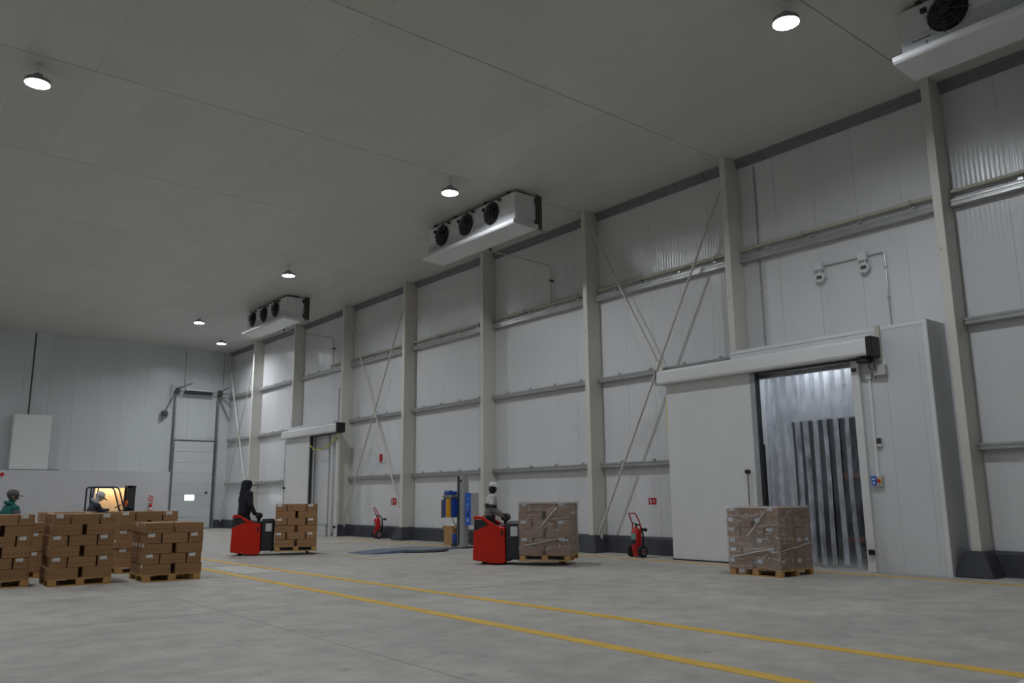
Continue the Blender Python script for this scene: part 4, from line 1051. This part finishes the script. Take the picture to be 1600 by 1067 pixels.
def person(lab, loc, rz, mats_, hands, lean=6, headp=8, heady=0, height=1.75, feet=((.02, .11), (.02, -.11)), hood=None, cap=None, mask=None, vest=None, fingers_dir=(1, 0, -.3), bulk=1.0, knees=None, stripes=None):
    s = height/1.75
    t = thing('person', lab, 'person', loc, rz)
    l = math.radians(lean); u = V3(math.sin(l), 0, math.cos(l))
    hip = V3(0, 0, .93*s) if knees is None else V3(*knees)
    P = []
    def add(p0, p1, r0, r1, tag_, wide=None, wa=1, wb=1): P.append((p0, p1, r0*s, r1*s, tag_, wide, wa, wb))
    Y = V3(0, 1, 0); fwd = V3(math.cos(l), 0, -math.sin(l))
    b = bulk
    waist = hip + u*.14*s; chest = hip + u*.34*s; neckb = hip + u*.53*s
    add(hip-Y*.07*s, hip+Y*.07*s, .125, .125, 'legs')
    add(hip+u*.02*s, waist, .14*b, .135*b, 'top', Y, 1.15, .82)
    add(waist, chest, .135*b, .16*b, 'top', Y, 1.18, .80)
    add(chest, hip+u*.44*s, .16*b, .11*b, 'top', Y, 1.15, .82)
    shl = hip + u*.47*s + Y*.175*s; shr = hip + u*.47*s - Y*.175*s
    add(shl, shr, .072*b, .072*b, 'top')
    hp = math.radians(headp); hy = math.radians(heady)
    v = V3(math.sin(hp), 0, math.cos(hp)); f0 = V3(math.cos(hp), 0, -math.sin(hp))
    rotz = np.array([[math.cos(hy), -math.sin(hy), 0], [math.sin(hy), math.cos(hy), 0], [0, 0, 1]])
    f = rotz@f0; sd = np.cross(v, f); sd /= np.linalg.norm(sd); f = np.cross(sd, v)
    hc = neckb + u*.05*s + v*.135*s
    add(hip+u*.46*s, hc - v*.05*s, .062, .055, 'neck')
    add(hc+v*.028*s-f*.012*s, hc+v*.012*s+f*.02*s, .093, .088, 'head', sd, .86, 1.0)
    add(hc-v*.06*s+f*.035*s, hc-v*.03*s+f*.03*s, .05, .062, 'face', sd, .98, 1)
    add(hc-v*.012*s+f*.095*s, hc-v*.032*s+f*.112*s, .011, .016, 'face')
    for q in (-1, 1):
        add(hc+sd*(q*.08*s)-v*.005*s-f*.005*s, hc+sd*(q*.083*s)-v*.03*s, .016, .011, 'face')
        add(hc+sd*(q*.033*s)+f*.083*s+v*.004*s, hc+sd*(q*.033*s)+f*.084*s+v*.004*s, .013, .013, 'eye')
        add(hc+sd*(q*.02*s)+f*.09*s+v*.022*s, hc+sd*(q*.05*s)+f*.078*s+v*.022*s, .011, .008, 'face')
    add(hc-v*.058*s+f*.086*s-sd*.02*s, hc-v*.058*s+f*.086*s+sd*.02*s, .010, .010, 'lip')
    for sh_, hd, q in ((shl, hands[0], 1), (shr, hands[1], -1)):
        el, wr_ = ik(sh_, hd, .30*s, .26*s, (-.5, q*.7, -.8))
        add(sh_, el, .062*b, .05*b, 'sleeve'); add(el, wr_, .049*b, .036*b, 'sleeve')
        d = V3(*fingers_dir); d /= np.linalg.norm(d); side_ = np.cross(d, V3(0, 0, 1)); side_ /= np.linalg.norm(side_); upn = np.cross(side_, d)
        pc = wr_ + d*.085*s
        add(wr_+d*.01*s, pc, .032, .036, 'hand', side_, 1.15, .55)
        for k, fl_ in enumerate((.072, .082, .076, .06)):
            off = side_*((k-1.5)*.021*s)
            k1 = pc + off + d*.028*s; k2 = k1 + (d*.8-upn*.6)*fl_*.5*s; k3 = k2 + (d*.1-upn*1.0)*fl_*.5*s
            add(pc+off*.9, k1, .0098, .0095, 'hand'); add(k1, k2, .0095, .0088, 'hand'); add(k2, k3, .0088, .0075, 'hand')
        th = wr_ + d*.03*s - side_*(q*-1)*.03*s*(-1)
        t1 = th + (d*.5 + side_*q*.8*-1*-1)*.04*s; t2 = t1 + (d*.9-upn*.4)*.035*s
        add(th, t1, .013, .0115, 'hand'); add(t1, t2, .0115, .009, 'hand')
    for q, ft in ((1, feet[0]), (-1, feet[1])):
        hj = hip + Y*(q*.095*s) - V3(0, 0, .03*s)
        an = V3(ft[0], ft[1]*s, .085*s)
        kn, an = ik(hj, an, .43*s, .43*s, (1, q*.1, .1))
        add(hj, kn, .092, .062, 'legs'); add(kn, an, .06, .045, 'legs')
        add(an-V3(.04*s, 0, .045*s), an+V3(.14*s, q*.015*s, -.05*s), .042, .036, 'shoe', Y, 1.0, .9)
    order = ['top', 'sleeve', 'legs', 'neck', 'head', 'face', 'eye', 'lip', 'hand', 'shoe']
    vs_ = []; fs = []; info = []
    for (p0, p1, r0, r1, tg, wide, wa, wb) in P:
        a, b2, inf = capsule(p0, p1, r0, r1, wide, wa, wb)
        o = len(vs_); vs_ += a; fs += [tuple(i+o for i in q) for q in b2]; info.append((inf, order.index(tg)))
    me = bpy.data.meshes.new('body_src'); me.from_pydata([tuple(q) for q in vs_], [], fs)
    tmp = bpy.data.objects.new('body_src', me); COL.objects.link(tmp)
    md = tmp.modifiers.new('r', 'REMESH'); md.mode = 'VOXEL'; md.voxel_size = .0085
    md2 = tmp.modifiers.new('s', 'SMOOTH'); md2.factor = .5; md2.iterations = 2
    dg = bpy.context.evaluated_depsgraph_get(); dg.update()
    body = bpy.data.meshes.new_from_object(tmp.evaluated_get(dg))
    bpy.data.objects.remove(tmp); bpy.data.meshes.remove(me)
    body.name = 'body'
    ml = [mats_.get(k, SKIN) for k in order]
    body.materials.clear()
    for m_ in ml: body.materials.append(m_)
    stripe_idx = None
    if stripes:
        stripe_idx = len(body.materials)
        for m_ in stripes[1]: body.materials.append(m_)
    n = len(body.polygons); cen = np.empty(n*3); body.polygons.foreach_get('center', cen); cen = cen.reshape(-1, 3)
    best = np.full(n, 1e9); idx = np.zeros(n, int)
    for (p0, tt, L, r0, r1, a, b2, wa, wb), k in info:
        d = cen-p0; z = np.clip(d@tt, 0, L); q = d - z[:, None]*tt
        dd = np.sqrt((q@a/wa)**2 + (q@b2/wb)**2 + (q@tt)**2) - (r0+(r1-r0)*(z/max(L, 1e-6)))
        m_ = dd < best; best[m_] = dd[m_]; idx[m_] = k
    if stripes:
        tz = (cen - hip)@u/s
        for (z0, z1, which) in stripes[0]:
            sel = ((idx == 0) | (idx == 1)) & (tz > z0) & (tz < z1) & (np.abs(cen[:, 1]) < .6)
            idx[sel] = stripe_idx + which
    body.polygons.foreach_set('material_index', idx.astype(np.int32))
    body.polygons.foreach_set('use_smooth', np.ones(n, bool)); body.update()
    bo = bpy.data.objects.new('body', body); COL.objects.link(bo); bo.parent = t
    M4 = Matrix(((f[0], sd[0], v[0], hc[0]), (f[1], sd[1], v[1], hc[1]), (f[2], sd[2], v[2], hc[2]), (0, 0, 0, 1)))
    if cap:
        cm = MB().lathe([(.108*s, .025*s), (.112*s, .05*s), (.104*s, .085*s), (.08*s, .118*s), (.045*s, .135*s), (0, .14*s)], 20, M4, sy=.9)
        c_ = cm.build('cap', cap, t, smooth=True)
        br = MB(); q = []
        for zz in (.03, .022):
            for k in range(9):
                a = (k/8-.5)*2.0; q.append(M4 @ Vector((.095*s*math.cos(a), .095*s*math.sin(a), zz*s)))
            for k in range(9):
                a = (k/8-.5)*1.7; q.append(M4 @ Vector((.20*s*math.cos(a*.8), .125*s*math.sin(a*1.05), (zz-.012)*s)))
        fs = []
        for k in range(8): fs += [(k, k+1, 10+k, 9+k), (18+k, 27+k, 28+k, 19+k)]
        for k in range(8): fs += [(9+k, 10+k, 28+k, 27+k)]
        br.add(q, fs).build('brim', cap if not isinstance(cap, tuple) else cap, c_)
    if mask:
        mk = MB().lathe([(.075*s, -.125*s), (.098*s, -.07*s), (.104*s, -.02*s), (.100*s, .0)], 20, M4, sy=.86)
        mk.build('face_mask', mask, t, smooth=True)
    if hood:
        hm, full = hood
        if full:
            hd = MB().lathe([(.15*s, -.235*s), (.125*s, -.17*s), (.122*s, -.07*s), (.118*s, .0), (.118*s, .05*s), (.10*s, .10*s), (.06*s, .13*s), (0, .14*s)], 20, M4 @ Matrix.Translation((-.045*s, 0, 0)), sy=.92)
        else:
            hd = MB().tube([tuple(M4 @ Vector(((.085*math.cos(a)-.02)*s, .085*s*math.sin(a), (-.155-.03*math.cos(a))*s))) for a in [2*PI*k/14 for k in range(15)]], (.036*s), n=8)
        hd.build('hood', hm, t, smooth=True)
    if vest:
        tm = Matrix(((fwd[0], 0, u[0], hip[0]), (0, 1, 0, hip[1]), (fwd[2], 0, u[2], hip[2]), (0, 0, 0, 1)))
        MB().lathe([(.165*s, -.05*s), (.175*s, .1*s), (.19*s, .28*s), (.20*s, .40*s), (.15*s, .50*s), (.09*s, .53*s)], 24, Matrix(tm) @ Matrix.Diagonal((.86, 1.12, 1, 1))).build('vest', vest, t, smooth=True)
    return t
DNAVY = mat('dark_navy_cloth', (.012, .013, .02), .85, bump=.2, scale=8)
DBLUE = mat('navy_jacket', (.02, .024, .042), .8, bump=.2, scale=8)
KNIT = mat('grey_knit', (.20, .20, .19), .9, bump=.3, scale=14)
KNITW = mat('white_knit', (.46, .46, .45), .9, bump=.3, scale=14)
BLKC = mat('black_cloth', (.012, .012, .013), .85)
JEAN = mat('dark_trousers', (.03, .032, .042), .85)
SHOE = mat('black_shoe', (.012, .012, .012), .5)
TEAL = mat('teal_cloth', (.006, .115, .105), .8, bump=.2, scale=8)
GREYC = mat('grey_cloth', (.11, .11, .12), .85)
CAPG = mat('grey_cap', (.10, .10, .095), .85)
CAPW = mat('white_cap', (.62, .62, .62), .7)
EYE = mat('eye', (.02, .018, .016), .3)
LIP = mat('lip', (.28, .10, .08), .5)
def rider(O, ang, s, lab, turn, back, grips, **k):
    p = onforks(O, ang, back*s, 0)
    z0 = .18*s
    hs = []
    for g in grips:
        dx, dy = (g[0]-back)*s, g[1]*s
        hs.append((math.cos(turn)*dx+math.sin(turn)*dy, -math.sin(turn)*dx+math.cos(turn)*dy, g[2]*s-z0))
    person(lab, (p[0], p[1], z0), ang+turn, hands=hs, **k)
base = dict(eye=EYE, lip=LIP, legs=JEAN, shoe=SHOE)
GR = ((-.60, .16, 1.15), (-.60, -.18, 1.15))
rider(O1, A1, S1, 'person in dark hooded jacket and cap riding the far red truck', .55, -.90, GR, height=1.86, lean=5, headp=6, heady=-25,
      mats_=dict(base, top=DNAVY, sleeve=DNAVY, neck=DNAVY, head=DNAVY, hand=BLKC, face=SKIN),
      cap=DNAVY, hood=(DNAVY, True), mask=BLKC, bulk=1.34, fingers_dir=(1, -.4, -.35))
rider(O2, A2, S2, 'person in striped grey sweater, white cap and black mask on near truck', .40, -.88, GR, height=1.68, lean=6, headp=8, heady=-45,
      mats_=dict(base, top=KNIT, sleeve=KNIT, neck=BLKC, head=BLKC, hand=SKIN, face=SKIN),
      cap=CAPW, mask=BLKC, bulk=1.2, fingers_dir=(1, -.3, -.3), stripes=([(.30, .60, 1), (.335, .352, 0), (.21, .30, 0), (.03, .04, 0), (.09, .10, 0)], [BLKC, KNITW]))
person('person in teal vest and grey cap beside the leftmost stack', (2.66, 18.97, 0), .3,
       dict(base, top=TEAL, sleeve=GREYC, neck=TEAL, head=CAPG, hand=SKIN, face=SKIN), ((.25, .2, 1.0), (.25, -.2, 1.0)), lean=2, headp=4, heady=-15, height=1.73,
       cap=CAPG, hood=(TEAL, False), vest=TEAL, bulk=1.12)
person('person in navy jacket and white cap bending by the forklift', (4.83, 22.3, 0), .1,
       dict(base, top=DBLUE, sleeve=DBLUE, neck=KNITW, head=KNITW, hand=SKIN, face=SKIN), ((.50, .14, 1.0), (.50, -.14, 1.0)), lean=12, headp=30, heady=-10, height=1.76,
       cap=CAPW, hood=(KNITW, False), bulk=1.12, fingers_dir=(.8, 0, -.6))
